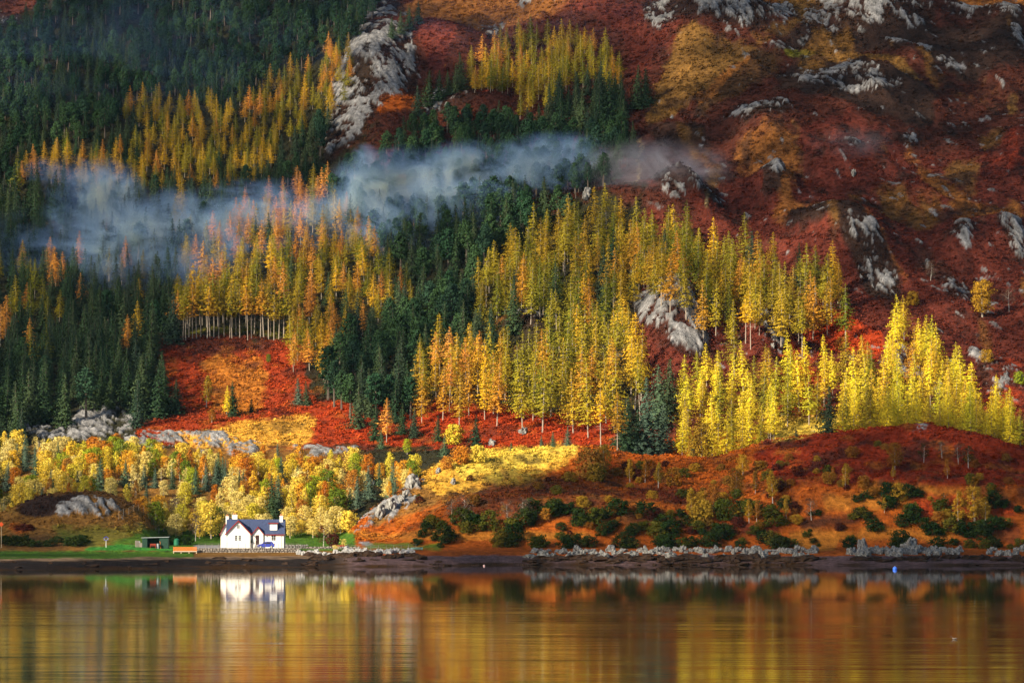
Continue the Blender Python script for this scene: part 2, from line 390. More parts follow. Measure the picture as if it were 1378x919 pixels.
C[:] = COLR['floor']
tex = fbm(XX / 3.0, YY / 4.0, 4, 81)
tex2 = fbm(XX / 14.0, YY / 22.0, 4, 85)
for name, p, s, soft in COVER:
    m = sample(blur(poly_mask(p), soft), SX, SY) * s
    if soft > 0:
        m = sstep(0.30, 0.70, m + 0.34 * tex + 0.32 * tex2 * (soft > 2)) * min(1.0, s + .1)
    C += (np.array(COLR[name], dtype=np.float32) - C) * m[..., None]
# wandering orange grass and heather in the open ground
g = sstep(0.22, 0.42, fbm(XX / 18.0 + 3, YY / 60.0, 4, 91)) * openr * 0.75
C += (np.array(COLR['ochre'], dtype=np.float32) - C) * g[..., None]
brk = ((PXg > 190) & (PXg < 850) & (PYg > 450) & (PYg < 612)).astype(np.float32) * 0.75
g = sstep(0.05, 0.36, fbm(XX / 11.0 + 9, YY / 13.0, 5, 95, .6)) * np.maximum(np.maximum(openr, fh), brk) * 0.75
C += (np.array(COLR['heather'], dtype=np.float32) - C) * g[..., None]
g = sstep(0.1, 0.5, fbm(XX / 7.0, YY / 8.0, 4, 98)) * np.maximum(fh, brk) * 0.45
C += (np.array(COLR['orange'], dtype=np.float32) - C) * g[..., None]
g = sstep(0.10, 0.34, fbm(XX / 4.2 + 31, YY / 4.0, 4, 99, .6)) * fh * 0.8 * sstep(620, 650, PYg)
C += (np.array(COLR['brown'], dtype=np.float32) - C) * g[..., None]
# shingle, mud and weed between the tides
zs = Z + 0.55 * fbm(XX / 9.0, YY / 5.0, 4, 101)
left = 1 - sstep(440, 480, PXg)
beach = (1 - sstep(1.75, 1.95, zs)) * (YY < 845)
b1 = np.array(COLR['shingle'], dtype=np.float32) * left[..., None] + np.array(COLR['sand'], dtype=np.float32) * (1 - left[..., None])
C += (b1 - C) * beach[..., None]
g = (1 - sstep(1.35, 1.75, zs)) * (YY < 845) * (left * .8 + .2)
C += (np.array(COLR['mud'], dtype=np.float32) - C) * g[..., None]
g = (1 - sstep(0.35, 0.55, zs)) * (YY < 845) * sstep(-0.3, 0.1, fbm(XX / 16.0, YY / 9.0, 3, 105))
C += (np.array(COLR['weed'], dtype=np.float32) - C) * g[..., None]
C *= (1 + 0.45 * tex[..., None]) * (1 + 0.22 * fbm(XX / 1.6, YY / 2.0, 2, 111)[..., None])
# rock, lichen pale with dark cracks
crk = fbm(sx / 1.6, sy / 4.5, 3, 121)
crl = sstep(0.72, 0.95, fbm(sx / 2.6 + 5, sy / 6.0, 3, 127, 0.6, ridged=True))
und = sstep(0.15, 0.6, rk) * 0.75
C += (np.array(COLR['heather'], dtype=np.float32) * (1 + .4 * tex[..., None]) - C) * (und * (PYg < 520))[..., None]
rc = 0.145 + 0.11 * crag[..., None] * np.ones(3) + 0.22 * crk[..., None] + 0.10 * mid[..., None]
rc = rc * (1 - 0.75 * crl[..., None])
rc = np.clip(rc, 0.025, 0.5) * np.array([1.0, 0.965, 0.95])
C += (rc.astype(np.float32) - C) * rock[..., None]
C = np.clip(C, 0.004, 0.9)


def terrain_z(X, Y):
    u = CX + F * X / Y
    fi = np.interp(Y, dY, np.arange(len(dY)))
    fj = np.interp(u, dU, np.arange(len(dU)))
    i = np.clip(fi.astype(int), 0, len(dY) - 2)
    j = np.clip(fj.astype(int), 0, len(dU) - 2)
    a = fi - i
    b = fj - j
    return (Z[i, j] * (1 - b) + Z[i, j + 1] * b) * (1 - a) + (Z[i + 1, j] * (1 - b) + Z[i + 1, j + 1] * b) * a


def tz(X, Y):
    return float(terrain_z(np.array([X]), np.array([Y]))[0])


def ground_at(px, py, lo=800.0, hi=1900.0):
    """first ground point met by the view ray through a photo pixel"""
    Ys = np.arange(lo, hi, 1.0)
    t = math.tan(TH + math.atan((CY - py) / F))
    Zr = HC + Ys * t
    dep = Ys * math.cos(TH) + (Zr - HC) * math.sin(TH)
    Xs = (px - CX) / F * dep
    g = terrain_z(Xs, Ys)
    k = np.argmax(g >= Zr)
    if not (g >= Zr).any():
        k = int(np.argmin(Zr - g))
    return float(Xs[k]), float(Ys[k]), float(g[k])


# ------------------------------------------------------------------ materials
def mat(name, rough=0.9, spec=0.2):
    m = bpy.data.materials.new(name)
    m.use_nodes = True
    b = m.node_tree.nodes['Principled BSDF']
    b.inputs['Roughness'].default_value = rough
    b.inputs['Specular IOR Level'].default_value = spec
    return m, m.node_tree, b


def N(t, kind, **kw):
    n = t.nodes.new(kind)
    for k, v in kw.items():
        if k.startswith('i_'):
            n.inputs[k[2:].replace('_', ' ')].default_value = v
        else:
            setattr(n, k, v)
    return n


def mixc(t, fac, a, b, mode='MIX'):
    n = t.nodes.new('ShaderNodeMix')
    n.data_type = 'RGBA'
    n.blend_type = mode
    for sock, v in ((n.inputs[0], fac), (n.inputs[6], a), (n.inputs[7], b)):
        if isinstance(v, (int, float)):
            sock.default_value = v
        elif isinstance(v, tuple):
            sock.default_value = (*v, 1) if len(v) == 3 else v
        else:
            t.links.new(v, sock)
    return n.outputs[2]


def plain(name, col, rough=0.8, spec=0.3, var=0.18, scale=1.5, metal=0.0, bump=0.0):
    m, t, b = mat(name, rough, spec)
    tc = N(t, 'ShaderNodeTexCoord')
    n = N(t, 'ShaderNodeTexNoise', i_Scale=scale, i_Detail=5.0)
    t.links.new(tc.outputs['Object'], n.inputs['Vector'])
    r = N(t, 'ShaderNodeMapRange')
    r.inputs['From Min'].default_value = 0.3
    r.inputs['From Max'].default_value = 0.7
    r.inputs['To Min'].default_value = 1 - var
    r.inputs['To Max'].default_value = 1 + var
    t.links.new(n.outputs[0], r.inputs[0])
    o = mixc(t, 1.0, tuple(col), r.outputs[0], 'MULTIPLY')
    t.links.new(o, b.inputs['Base Color'])
    b.inputs['Metallic'].default_value = metal
    if bump:
        bp = N(t, 'ShaderNodeBump')
        bp.inputs['Strength'].default_value = bump
        bp.inputs['Distance'].default_value = 0.1
        t.links.new(n.outputs[0], bp.inputs['Height'])
        t.links.new(bp.outputs[0], b.inputs['Normal'])
    return m


def foliage(name, cols, var=0.40, trans=0.14):
    """cols: colours each tree picks between"""
    m = bpy.data.materials.new(name)
    m.use_nodes = True
    t = m.node_tree
    t.nodes.clear()
    oi = N(t, 'ShaderNodeObjectInfo')
    wn = N(t, 'ShaderNodeTexWhiteNoise', noise_dimensions='3D')
    t.links.new(oi.outputs['Location'], wn.inputs['Vector'])
    cr = N(t, 'ShaderNodeValToRGB')
    e = cr.color_ramp.elements
    e[0].position = 0
    e[0].color = (*cols[0], 1)
    e[1].position = 1
    e[1].color = (*cols[-1], 1)
    for i, c in enumerate(cols[1:-1]):
        k = e.new((i + 1) / (len(cols) - 1))
        k.color = (*c, 1)
    t.links.new(wn.outputs['Value'], cr.inputs[0])
    tc = N(t, 'ShaderNodeTexCoord')
    n = N(t, 'ShaderNodeTexNoise', i_Scale=0.8, i_Detail=4.0)
    t.links.new(tc.outputs['Object'], n.inputs['Vector'])
    r = N(t, 'ShaderNodeMapRange')
    r.inputs['From Min'].default_value = 0.3
    r.inputs['From Max'].default_value = 0.7
    r.inputs['To Min'].default_value = 1 - var
    r.inputs['To Max'].default_value = 1 + var
    t.links.new(n.outputs[0], r.inputs[0])
    col = mixc(t, 1.0, cr.outputs[0], r.outputs[0], 'MULTIPLY')
    d = N(t, 'ShaderNodeBsdfDiffuse')
    tr = N(t, 'ShaderNodeBsdfTranslucent')
    t.links.new(col, d.inputs[0])
    t.links.new(col, tr.inputs[0])
    mx = N(t, 'ShaderNodeMixShader')
    mx.inputs[0].default_value = trans
    t.links.new(d.outputs[0], mx.inputs[1])
    t.links.new(tr.outputs[0], mx.inputs[2])
    out = N(t, 'ShaderNodeOutputMaterial')
    t.links.new(mx.outputs[0], out.inputs[0])
    return m


M = {}
m, t, b = mat('hillside ground', 0.95, 0.05)
at = N(t, 'ShaderNodeAttribute', attribute_name='cover')
geo = N(t, 'ShaderNodeNewGeometry')
n1 = N(t, 'ShaderNodeTexNoise', i_Scale=0.9, i_Detail=6.0, i_Roughness=0.7)
t.links.new(geo.outputs['Position'], n1.inputs['Vector'])
r1 = N(t, 'ShaderNodeMapRange')
for k, v in zip(('From Min', 'From Max', 'To Min', 'To Max'), (0.3, 0.7, 0.45, 1.55)):
    r1.inputs[k].default_value = v
t.links.new(n1.outputs[0], r1.inputs[0])
t.links.new(mixc(t, 1.0, at.outputs['Color'], r1.outputs[0], 'MULTIPLY'), b.inputs['Base Color'])
bp = N(t, 'ShaderNodeBump')
bp.inputs['Strength'].default_value = 0.9
bp.inputs['Distance'].default_value = 1.2
t.links.new(n1.outputs[0], bp.inputs['Height'])
t.links.new(bp.outputs[0], b.inputs['Normal'])
M['ground'] = m

# water: nearly still, faint long ripples in bands
m, t, b = mat('loch water', 0.05, 0.5)
b.inputs['Base Color'].default_value = (0.010, 0.008, 0.003, 1)
b.inputs['IOR'].default_value = 1.333
geo = N(t, 'ShaderNodeNewGeometry')
mp = N(t, 'ShaderNodeMapping')
mp.inputs['Scale'].default_value = (0.018, 0.085, 1)
t.links.new(geo.outputs['Position'], mp.inputs['Vector'])
rip = N(t, 'ShaderNodeTexNoise', i_Scale=1.0, i_Detail=4.0, i_Roughness=0.62)
t.links.new(mp.outputs[0], rip.inputs['Vector'])
mp2 = N(t, 'ShaderNodeMapping')
mp2.inputs['Scale'].default_value = (0.004, 0.035, 1)
t.links.new(geo.outputs['Position'], mp2.inputs['Vector'])
bnd = N(t, 'ShaderNodeTexNoise', i_Scale=1.0, i_Detail=3.0)
t.links.new(mp2.outputs[0], bnd.inputs['Vector'])
sep = N(t, 'ShaderNodeSeparateXYZ')
t.links.new(geo.outputs['Position'], sep.inputs[0])
calm = N(t, 'ShaderNodeMapRange', interpolation_type='SMOOTHSTEP')   # the far water is stiller than the near
for k, v in zip(('From Min', 'From Max', 'To Min', 'To Max'), (500, 570, 1.0, 0.0)):
    calm.inputs[k].default_value = v
t.links.new(sep.outputs['Y'], calm.inputs[0])
br = N(t, 'ShaderNodeMapRange')
for k, v in zip(('From Min', 'From Max', 'To Min', 'To Max'), (0.35, 0.65, 0.35, 1.0)):
    br.inputs[k].default_value = v
t.links.new(bnd.outputs[0], br.inputs[0])
mu = N(t, 'ShaderNodeMath', operation='MULTIPLY')
t.links.new(calm.outputs[0], mu.inputs[0])
t.links.new(br.outputs[0], mu.inputs[1])
ma = N(t, 'ShaderNodeMath', operation='MULTIPLY_ADD')
ma.inputs[1].default_value = 0.048
ma.inputs[2].default_value = 0.040
t.links.new(mu.outputs[0], ma.inputs[0])
t.links.new(ma.outputs[0], b.inputs['Roughness'])
mb = N(t, 'ShaderNodeMath', operation='MULTIPLY_ADD')
mb.inputs[1].default_value = 0.9
mb.inputs[2].default_value = 0.06
t.links.new(mu.outputs[0], mb.inputs[0])
bp = N(t, 'ShaderNodeBump')
bp.inputs['Distance'].default_value = 0.14
t.links.new(mb.outputs[0], bp.inputs['Strength'])
t.links.new(rip.outputs[0], bp.inputs['Height'])
t.links.new(bp.outputs[0], b.inputs['Normal'])
M['water'] = m

M['spruce'] = foliage('spruce needles', [(0.022, 0.046, 0.024), (0.036, 0.066, 0.028), (0.060, 0.085, 0.038), (0.028, 0.050, 0.034)])
M['pine'] = foliage('pine needles', [(0.022, 0.056, 0.028), (0.044, 0.085, 0.032), (0.030, 0.066, 0.040)])
M['silver'] = foliage('blue spruce needles', [(0.065, 0.105, 0.070), (0.095, 0.135, 0.090), (0.07, 0.115, 0.055)])
M['gold'] = foliage('golden larch needles', [(0.44, 0.25, 0.022), (0.62, 0.36, 0.02), (0.30, 0.22, 0.02), (0.52, 0.22, 0.025), (0.36, 0.20, 0.02)])
M['olive'] = foliage('olive larch needles', [(0.22, 0.19, 0.018), (0.36, 0.27, 0.02), (0.12, 0.14, 0.016), (0.40, 0.25, 0.02), (0.16, 0.15, 0.016)])
M['amber'] = foliage('amber larch needles', [(0.55, 0.22, 0.03), (0.62, 0.28, 0.05), (0.48, 0.18, 0.03)])
M['lemon'] = foliage('lemon larch needles', [(0.66, 0.50, 0.03), (0.78, 0.58, 0.03), (0.42, 0.38, 0.025), (0.62, 0.36, 0.03)])
M['leaf_yellow'] = foliage('yellow leaves', [(0.62, 0.42, 0.04), (0.72, 0.52, 0.07), (0.52, 0.44, 0.04), (0.60, 0.34, 0.03)])
M['leaf_orange'] = foliage('orange leaves', [(0.55, 0.22, 0.02), (0.64, 0.33, 0.03), (0.42, 0.13, 0.015), (0.35, 0.17, 0.03)])
M['leaf_pale'] = foliage('pale cream leaves', [(0.62, 0.50, 0.18), (0.66, 0.50, 0.12), (0.52, 0.42, 0.14)])
M['leaf_green'] = foliage('green leaves', [(0.10, 0.15, 0.016), (0.18, 0.22, 0.018), (0.30, 0.33, 0.02)])
M['leaf_olive'] = foliage('olive bush leaves', [(0.045, 0.060, 0.010), (0.085, 0.085, 0.012), (0.13, 0.10, 0.014)])
M['leaf_brown'] = foliage('russet leaves', [(0.22, 0.08, 0.015), (0.30, 0.13, 0.015), (0.18, 0.10, 0.02)])
M['leaf_ochre'] = foliage('ochre leaves', [(0.34, 0.19, 0.02), (0.40, 0.22, 0.02), (0.27, 0.17, 0.02)])
M['shrub'] = foliage('dark evergreen leaves', [(0.014, 0.030, 0.008), (0.022, 0.042, 0.010), (0.030, 0.038, 0.010)])
M['twig'] = foliage('bare twigs', [(0.11, 0.07, 0.05), (0.14, 0.10, 0.07)])
M['purple'] = foliage('dark red leaves', [(0.06, 0.018, 0.012), (0.09, 0.02, 0.012)])
M['bark'] = plain('grey brown bark', (0.11, 0.085, 0.065), scale=3)
M['barklight'] = plain('pale larch bark', (0.33, 0.27, 0.21), scale=3)
M['barkwhite'] = plain('silver birch bark', (0.42, 0.38, 0.33), scale=2, var=.3)


# ------------------------------------------------------------------ mesh helpers
def mesh_from(name, verts, faces, mats, midx=None, smooth=False):
    """faces: list of lists, or an (n,4)/(n,3) int array"""
    me = bpy.data.meshes.new(name)
    v = np.asarray(verts, dtype=np.float32)
    me.vertices.add(len(v))
    me.vertices.foreach_set('co', v.ravel())
    if isinstance(faces, np.ndarray):
        k = faces.shape[1]
        nf = len(faces)
        loops = faces.ravel().astype(np.int32)
        starts = (np.arange(nf) * k).astype(np.int32)
    else:
        loops = np.array([i for f in faces for i in f], dtype=np.int32)
        starts = np.cumsum([0] + [len(f) for f in faces[:-1]]).astype(np.int32)
        nf = len(faces)
    me.loops.add(len(loops))
    me.loops.foreach_set('vertex_index', loops)
    me.polygons.add(nf)
    me.polygons.foreach_set('loop_start', starts)
    if midx is not None:
        me.polygons.foreach_set('material_index', np.asarray(midx, dtype=np.int32))
    me.polygons.foreach_set('use_smooth', np.full(nf, bool(smooth)))
    for mm in (mats if isinstance(mats, (list, tuple)) else [mats]):
        me.materials.append(mm)
    me.update(calc_edges=True)
    me.validate()
    return me


def link(name, me, parent=None, loc=None):
    o = bpy.data.objects.new(name, me)
    COL.objects.link(o)
    if parent is not None:
        o.parent = parent
    if loc is not None:
        o.location = loc
    return o


def tag(o, label=None, cat=None, group=None, kind=None):
    for k, v in (('label', label), ('category', cat), ('group', group), ('kind', kind)):
        if v:
            o[k] = v
    return o


def thing(name, label, cat, loc=(0, 0, 0), rz=0, group=None):
    o = bpy.data.objects.new(name, None)
    COL.objects.link(o)
    o.location = loc
    o.rotation_euler = (0, 0, rz)
    o.empty_display_size = 0.5
    return tag(o, label, cat, group)


class MB:
    def __init__(s):
        s.v = []
        s.f = []

    def add(s, v, f):
        o = len(s.v)
        s.v += [tuple(p) for p in v]
        s.f += [[i + o for i in q] for q in f]
        return s

    def box(s, x0, x1, y0, y1, z0, z1):
        v = [(x0, y0, z0), (x1, y0, z0), (x1, y1, z0), (x0, y1, z0), (x0, y0, z1), (x1, y0, z1), (x1, y1, z1), (x0, y1, z1)]
        return s.add(v, [(0, 3, 2, 1), (4, 5, 6, 7), (0, 1, 5, 4), (1, 2, 6, 5), (2, 3, 7, 6), (3, 0, 4, 7)])

    def prism_y(s, pts, y0, y1):
        """outline in x,z extruded along y (outline counter-clockwise seen from -y)"""
        n = len(pts)
        v = [(x, y0, z) for x, z in pts] + [(x, y1, z) for x, z in pts]
        f = [list(range(n)), list(range(2 * n - 1, n - 1, -1))] + [[i, i + n, (i + 1) % n + n, (i + 1) % n] for i in range(n)]
        return s.add(v, f)

    def prism_x(s, pts, x0, x1):
        n = len(pts)
        v = [(x0, y, z) for y, z in pts] + [(x1, y, z) for y, z in pts]
        f = [list(range(n - 1, -1, -1)), list(range(n, 2 * n))] + [[i, (i + 1) % n, (i + 1) % n + n, i + n] for i in range(n)]
        return s.add(v, f)

    def tube(s, a, b, r0, r1=None, n=6):
        r1 = r0 if r1 is None else r1
        a = Vector(a)
        b = Vector(b)
        d = (b - a).normalized()
        q = d.orthogonal().normalized()
        w_ = d.cross(q)
        v = []
        for c, r in ((a, r0), (b, r1)):
            for k in range(n):
                th = 2 * math.pi * k / n
                v.append(c + (q * math.cos(th) + w_ * math.sin(th)) * r)
        f = [[k, (k + 1) % n, (k + 1) % n + n, k + n] for k in range(n)] + [list(range(n - 1, -1, -1)), list(range(n, 2 * n))]
        return s.add(v, f)

    def build(s, name, m, parent=None, loc=None, smooth=False):
        return link(name, mesh_from(name, s.v, s.f, m, smooth=smooth), parent, loc)


# ------------------------------------------------------------------ ground and water objects
nr, nc = Z.shape
verts = np.stack([XX, YY, Z], axis=-1).reshape(-1, 3)
idx = np.arange(nr * nc).reshape(nr, nc)
q = np.stack([idx[:-1, :-1], idx[:-1, 1:], idx[1:, 1:], idx[1:, :-1]], axis=-1).reshape(-1, 4)
gm = mesh_from('terrain', verts, q, M['ground'], smooth=True)
ca = gm.attributes.new('cover', 'FLOAT_COLOR', 'POINT')
ca.data.foreach_set('color', np.concatenate([C.reshape(-1, 3), np.ones((nr * nc, 1), dtype=np.float32)], axis=1).ravel())
tag(link('terrain', gm), kind='structure')
wm = mesh_from('water', [(-6000, -3000, 0), (6000, -3000, 0), (6000, 900, 0), (-6000, 900, 0)], [[0, 1, 2, 3]], M['water'])
tag(link('water', wm), kind='structure')


# ------------------------------------------------------------------ tree shapes
def leaves(cen, nrm, size, r, aspect=1.0, along=None):
    """small four-cornered sprays at CEN facing NRM"""
    n = len(cen)
    nrm = nrm / (np.linalg.norm(nrm, axis=1, keepdims=True) + 1e-9)
    a = r.normal(size=(n, 3)) if along is None else np.cross(nrm, along)
    t1 = np.cross(nrm, a)
    t1 /= np.linalg.norm(t1, axis=1, keepdims=True) + 1e-9
    t2 = np.cross(nrm, t1)
    s = np.asarray(size).reshape(-1, 1) * r.uniform(0.7, 1.3, (n, 1))
    s2 = s * aspect
    v = np.stack([cen - t1 * s, cen - t2 * s2 * r.uniform(.5, 1, (n, 1)), cen + t1 * s, cen + t2 * s2 * r.uniform(.5, 1, (n, 1))], axis=1).reshape(-1, 3)
    f = np.arange(4 * n).reshape(n, 4)
    return v, f


def trunk(H, r0, top=0.92, bend=0.0, limbs=(), sides=6):
    b = MB()
    segs = 5
    pts = [(bend * math.sin(i / segs * 2.2), bend * 0.6 * (1 - math.cos(i / segs * 2.0)), H * top * i / segs - (0.8 if i == 0 else 0)) for i in range(segs + 1)]
    for i in range(segs):
        b.tube(pts[i], pts[i + 1], r0 * (1 - 0.85 * i / segs), r0 * (1 - 0.85 * (i + 1) / segs), sides)
    for (z0, dx, dy, dz_, rr) in limbs:
        k = min(segs - 1, int(z0 / (H * top) * segs))
        tt = z0 / (H * top) * segs - k
        p = [pts[k][j] * (1 - tt) + pts[k + 1][j] * tt for j in range(3)]
        b.tube(p, (p[0] + dx, p[1] + dy, p[2] + dz_), rr, rr * 0.35, 4)
    return b


def conifer(kind, seed):
    r = np.random.default_rng(seed)
    cen, nrm, siz, alo = [], [], [], []
    if kind == 'spruce':
        H, Rm, base, lv, nb = 18.0, 4.5, 0.04, 36, 10
    elif kind == 'larch':
        H, Rm, base, lv, nb = 20.0, 5.0, r.uniform(.12, .24), 29, 10
    else:   # tall larch on a long bare stem
        H, Rm, base, lv, nb = 20.0, 4.4, r.uniform(.40, .50), 20, 9
    ks = r.uniform(0.72, 1.18, lv)
    lean = r.uniform(0, 2 * math.pi)
    for i in range(lv):
        t_ = (i + r.uniform(-.3, .3)) / lv
        t_ = max(0.0, t_)
        h = H * (base + (1 - base) * t_)
        prof_r = (1 - t_) ** (0.85 if kind == 'spruce' else 0.80)
        if kind != 'spruce':
            prof_r *= min(1.0, 0.55 + 2.2 * t_)
        L0 = Rm * prof_r * ks[i] + 0.22
        n = max(3, int(nb * (0.5 + 0.6 * prof_r)))
        a0 = r.uniform(0, 6.28)
        for k in range(n):
            if kind != 'spruce' and r.random() < 0.16:
                continue
            a = a0 + 6.283 * k / n + r.uniform(-.3, .3)
            L = L0 * r.uniform(0.65, 1.15) * (1 + 0.18 * math.cos(a - lean))
            ns = max(2, int(2 + L * (1.4 if kind == 'spruce' else 1.7)))
            for s in range(ns):
                q_ = (s + r.uniform(0.2, .9)) / ns
                rr = L * (0.12 + 0.88 * q_)
                droop = (0.42 if kind == 'spruce' else 0.22) * rr - (0.05 * rr * rr if kind == 'spruce' else 0.02 * rr * rr)
                cen.append((math.cos(a) * rr + r.normal() * .12, math.sin(a) * rr + r.normal() * .12, h - droop + r.normal() * (.16 if kind == 'spruce' else .09)))
                a_t = a + (1.2 if r.random() < .5 else -1.2) * r.uniform(.2, 1.1)
                alo.append((math.cos(a_t), math.sin(a_t), r.normal() * .12 - .12))
                nrm.append((math.cos(a) * 1.1 + r.normal() * .38, math.sin(a) * 1.1 + r.normal() * .38, 0.6 + r.normal() * .38))
                siz.append((0.46 if kind == 'spruce' else 0.44) * (0.55 + 0.6 * prof_r))
    for k in range(8):
        cen.append((r.normal() * .06, r.normal() * .06, H * (0.955 + 0.006 * k)))
        nrm.append(tuple(r.normal(size=3)))
        siz.append(0.2)
        alo.append((r.normal(), r.normal(), .3))
    v, f = leaves(np.array(cen), np.array(nrm), np.array(siz), r, 0.55 if kind == 'spruce' else 0.42, np.array(alo))
    limbs = []
    if kind != 'spruce':
        for k in range(10):
            a = r.uniform(0, 6.28)
            l = r.uniform(.9, 2.0)
            limbs.append((H * r.uniform(base * .75, min(.85, base + .3)), math.cos(a) * l, math.sin(a) * l, -.15 * l, .05))
    tb = trunk(H, 0.20 if kind != 'spruce' else 0.3, 0.94, r.uniform(-.25, .25), limbs, 5)
    return (v, f), tb, H


def clumpy(kind, seed):
    r = np.random.default_rng(seed)
    P = dict(pine=(15.0, 3.1, 0.38, 26, 62, .33, .55), broad=(9.0, 2.9, 0.18, 30, 74, .21, .8), birch=(9.5, 1.9, 0.22, 24, 66, .18, 1.1), shrub=(2.6, 1.9, 0.02, 15, 90, .16, .6),
             bare=(6.0, 1.9, 0.30, 14, 44, .12, 1.0), bush=(4.5, 2.4, 0.02, 20, 84, .20, .7))[kind]
    H, Rm, base, nc_, per, ls, _ = P
    cen, nrm = [], []
    limbs = []
    for k in range(nc_):
        t_ = (k + 0.5) / nc_
        if kind == 'pine':
            pr = math.sin(math.pi * min(1, 0.22 + 0.78 * t_)) ** 0.6 * (1.05 - 0.25 * t_)
        elif kind == 'birch':
            pr = math.sin(math.pi * (0.12 + 0.86 * t_)) ** 0.8 * (1.1 - .5 * t_)
        else:
            pr = math.sin(math.pi * (0.16 + 0.76 * t_)) ** 0.6
        a = k * 2.4 + r.uniform(-.5, .5)
        rad = Rm * pr * r.uniform(0.35, 0.85)
        c = np.array([math.cos(a) * rad, math.sin(a) * rad, H * (base + (0.94 - base) * t_)])
        cr = Rm * r.uniform(0.22, 0.46) * (0.6 + .5 * pr)
        d = r.normal(size=(per, 3))
        d /= np.linalg.norm(d, axis=1, keepdims=True)
        rr = cr * r.uniform(0.2, 1.35, (per, 1)) ** 0.8
        d2 = d * rr * np.array([1.15, 1.15, 0.72 if kind != 'birch' else 1.1])
        cen.append(c + d2)
        out = c * np.array([1, 1, 0]) / (Rm + .01)
        nrm.append(d * 0.9 + out * .5 + np.array([0, 0, .3]) + r.normal(size=(per, 3)) * .45)
        if kind not in ('shrub', 'bush') and k % 2 == 0:
            z0 = max(H * base * .8, c[2] - rad * .8)
            z0 = min(z0, H * .85)
            limbs.append((z0, c[0] * .85, c[1] * .85, c[2] - z0, 0.045 * H / 9))
    cen = np.concatenate(cen)
    nrm = np.concatenate(nrm)
    keep = cen[:, 2] > 0.05
    v, f = leaves(cen[keep], nrm[keep], np.full(int(keep.sum()), ls), r, 0.8)
    tb = trunk(H, (0.016 if kind in ('birch', 'bare') else 0.028) * H, 0.86, r.uniform(-.35, .35), limbs, 5)
    return (v, f), tb, H


SHAPES = {}      # (shape, variant) -> ((v,f), trunk MB, H)
for i in range(8):
    SHAPES['spruce', i] = conifer('spruce', 100 + i)
    SHAPES['larch', i] = conifer('larch', 200 + i)
    SHAPES['stem', i] = conifer('stem', 300 + i)
    SHAPES['pine', i] = clumpy('pine', 400 + i)
    SHAPES['broad', i] = clumpy('broad', 500 + i)
    SHAPES['birch', i] = clumpy('birch', 600 + i)
for i in range(3):
    SHAPES['shrub', i] = clumpy('shrub', 700 + i)
    SHAPES['bush', i] = clumpy('bush', 750 + i)
    SHAPES['bare', i] = clumpy('bare', 800 + i)
NV = {k: max(b for a, b in SHAPES if a == k) + 1 for k in set(a for a, b in SHAPES)}
BARK = {'spruce': 'bark', 'larch': 'barklight', 'stem': 'barklight', 'pine': 'bark', 'broad': 'barklight', 'birch': 'barkwhite', 'shrub': 'bark', 'bush': 'bark', 'bare': 'barkwhite'}
KIND = {'spruce': 'spruce_tree', 'larch': 'larch_tree', 'stem': 'larch_tree', 'pine': 'pine_tree', 'broad': 'broadleaf_tree', 'birch': 'birch_tree', 'shrub': 'evergreen_shrub', 'bush': 'autumn_bush', 'bare': 'bare_tree'}
CAT = {'spruce_tree': 'spruce', 'larch_tree': 'larch', 'pine_tree': 'pine', 'broadleaf_tree': 'tree', 'birch_tree': 'birch', 'evergreen_shrub': 'shrub', 'autumn_bush': 'bush', 'bare_tree': 'tree'}
_crown, _trunk, _both = {}, {}, {}


def crown_mesh(sh, v, mt):
    k = (sh, v, mt)
    if k not in _crown:
        (vv, ff), tb, H = SHAPES[sh, v]
        _crown[k] = mesh_from('crown', vv, ff, M[mt])
    return _crown[k]


def trunk_mesh(sh, v):
    k = (sh, v)
    if k not in _trunk:
        (vv, ff), tb, H = SHAPES[sh, v]
        _trunk[k] = mesh_from('trunk', tb.v, tb.f, M[BARK[sh]])
    return _trunk[k]


def both_obj(sh, v, mt):
    k = (sh, v, mt)
    if k not in _both:
        (vv, ff), tb, H = SHAPES[sh, v]
        n = len(vv)
        V = np.concatenate([vv, np.array([tuple(p) for p in tb.v])])
        FF = ff.tolist() + [[i + n for i in q_] for q_ in tb.f]
        me = mesh_from(KIND[sh] + '_shape', V, FF, [M[mt], M[BARK[sh]]], [0] * len(ff) + [1] * len(tb.f))
        _both[k] = me
    return _both[k]


def plant(sh, mt, X, Y, H, label, group=None, z=None, sx_=1.0, v=None, rz=None):
    v = random.randrange(NV[sh]) if v is None else v
    z = tz(X, Y) - 0.15 if z is None else z
    s = H / SHAPES[sh, v][2]
    nm = KIND[sh]
    if sh in ('shrub', 'bush'):
        o = link(nm, crown_mesh(sh, v, mt), None, (X, Y, z))
        tag(o, label, CAT[nm], group)
    else:
        o = thing(nm, label, CAT[nm], (X, Y, z), 0, group)
        link('crown', crown_mesh(sh, v, mt), o)
        link('trunk', trunk_mesh(sh, v), o)
    o.rotation_euler = (random.uniform(-.045, .045), random.uniform(-.045, .045), random.uniform(0, 6.28) if rz is None else rz)
    o.scale = (s * sx_, s * sx_, s)
    return o


def plant_px(sh, mt, px, py, hpx, label, group=None, sx_=1.0, lo=800.0, v=None):
    X, Y, z = ground_at(px, py, lo)
    return plant(sh, mt, X, Y, hpx * Y / F, label, group, z - .1, sx_, v)

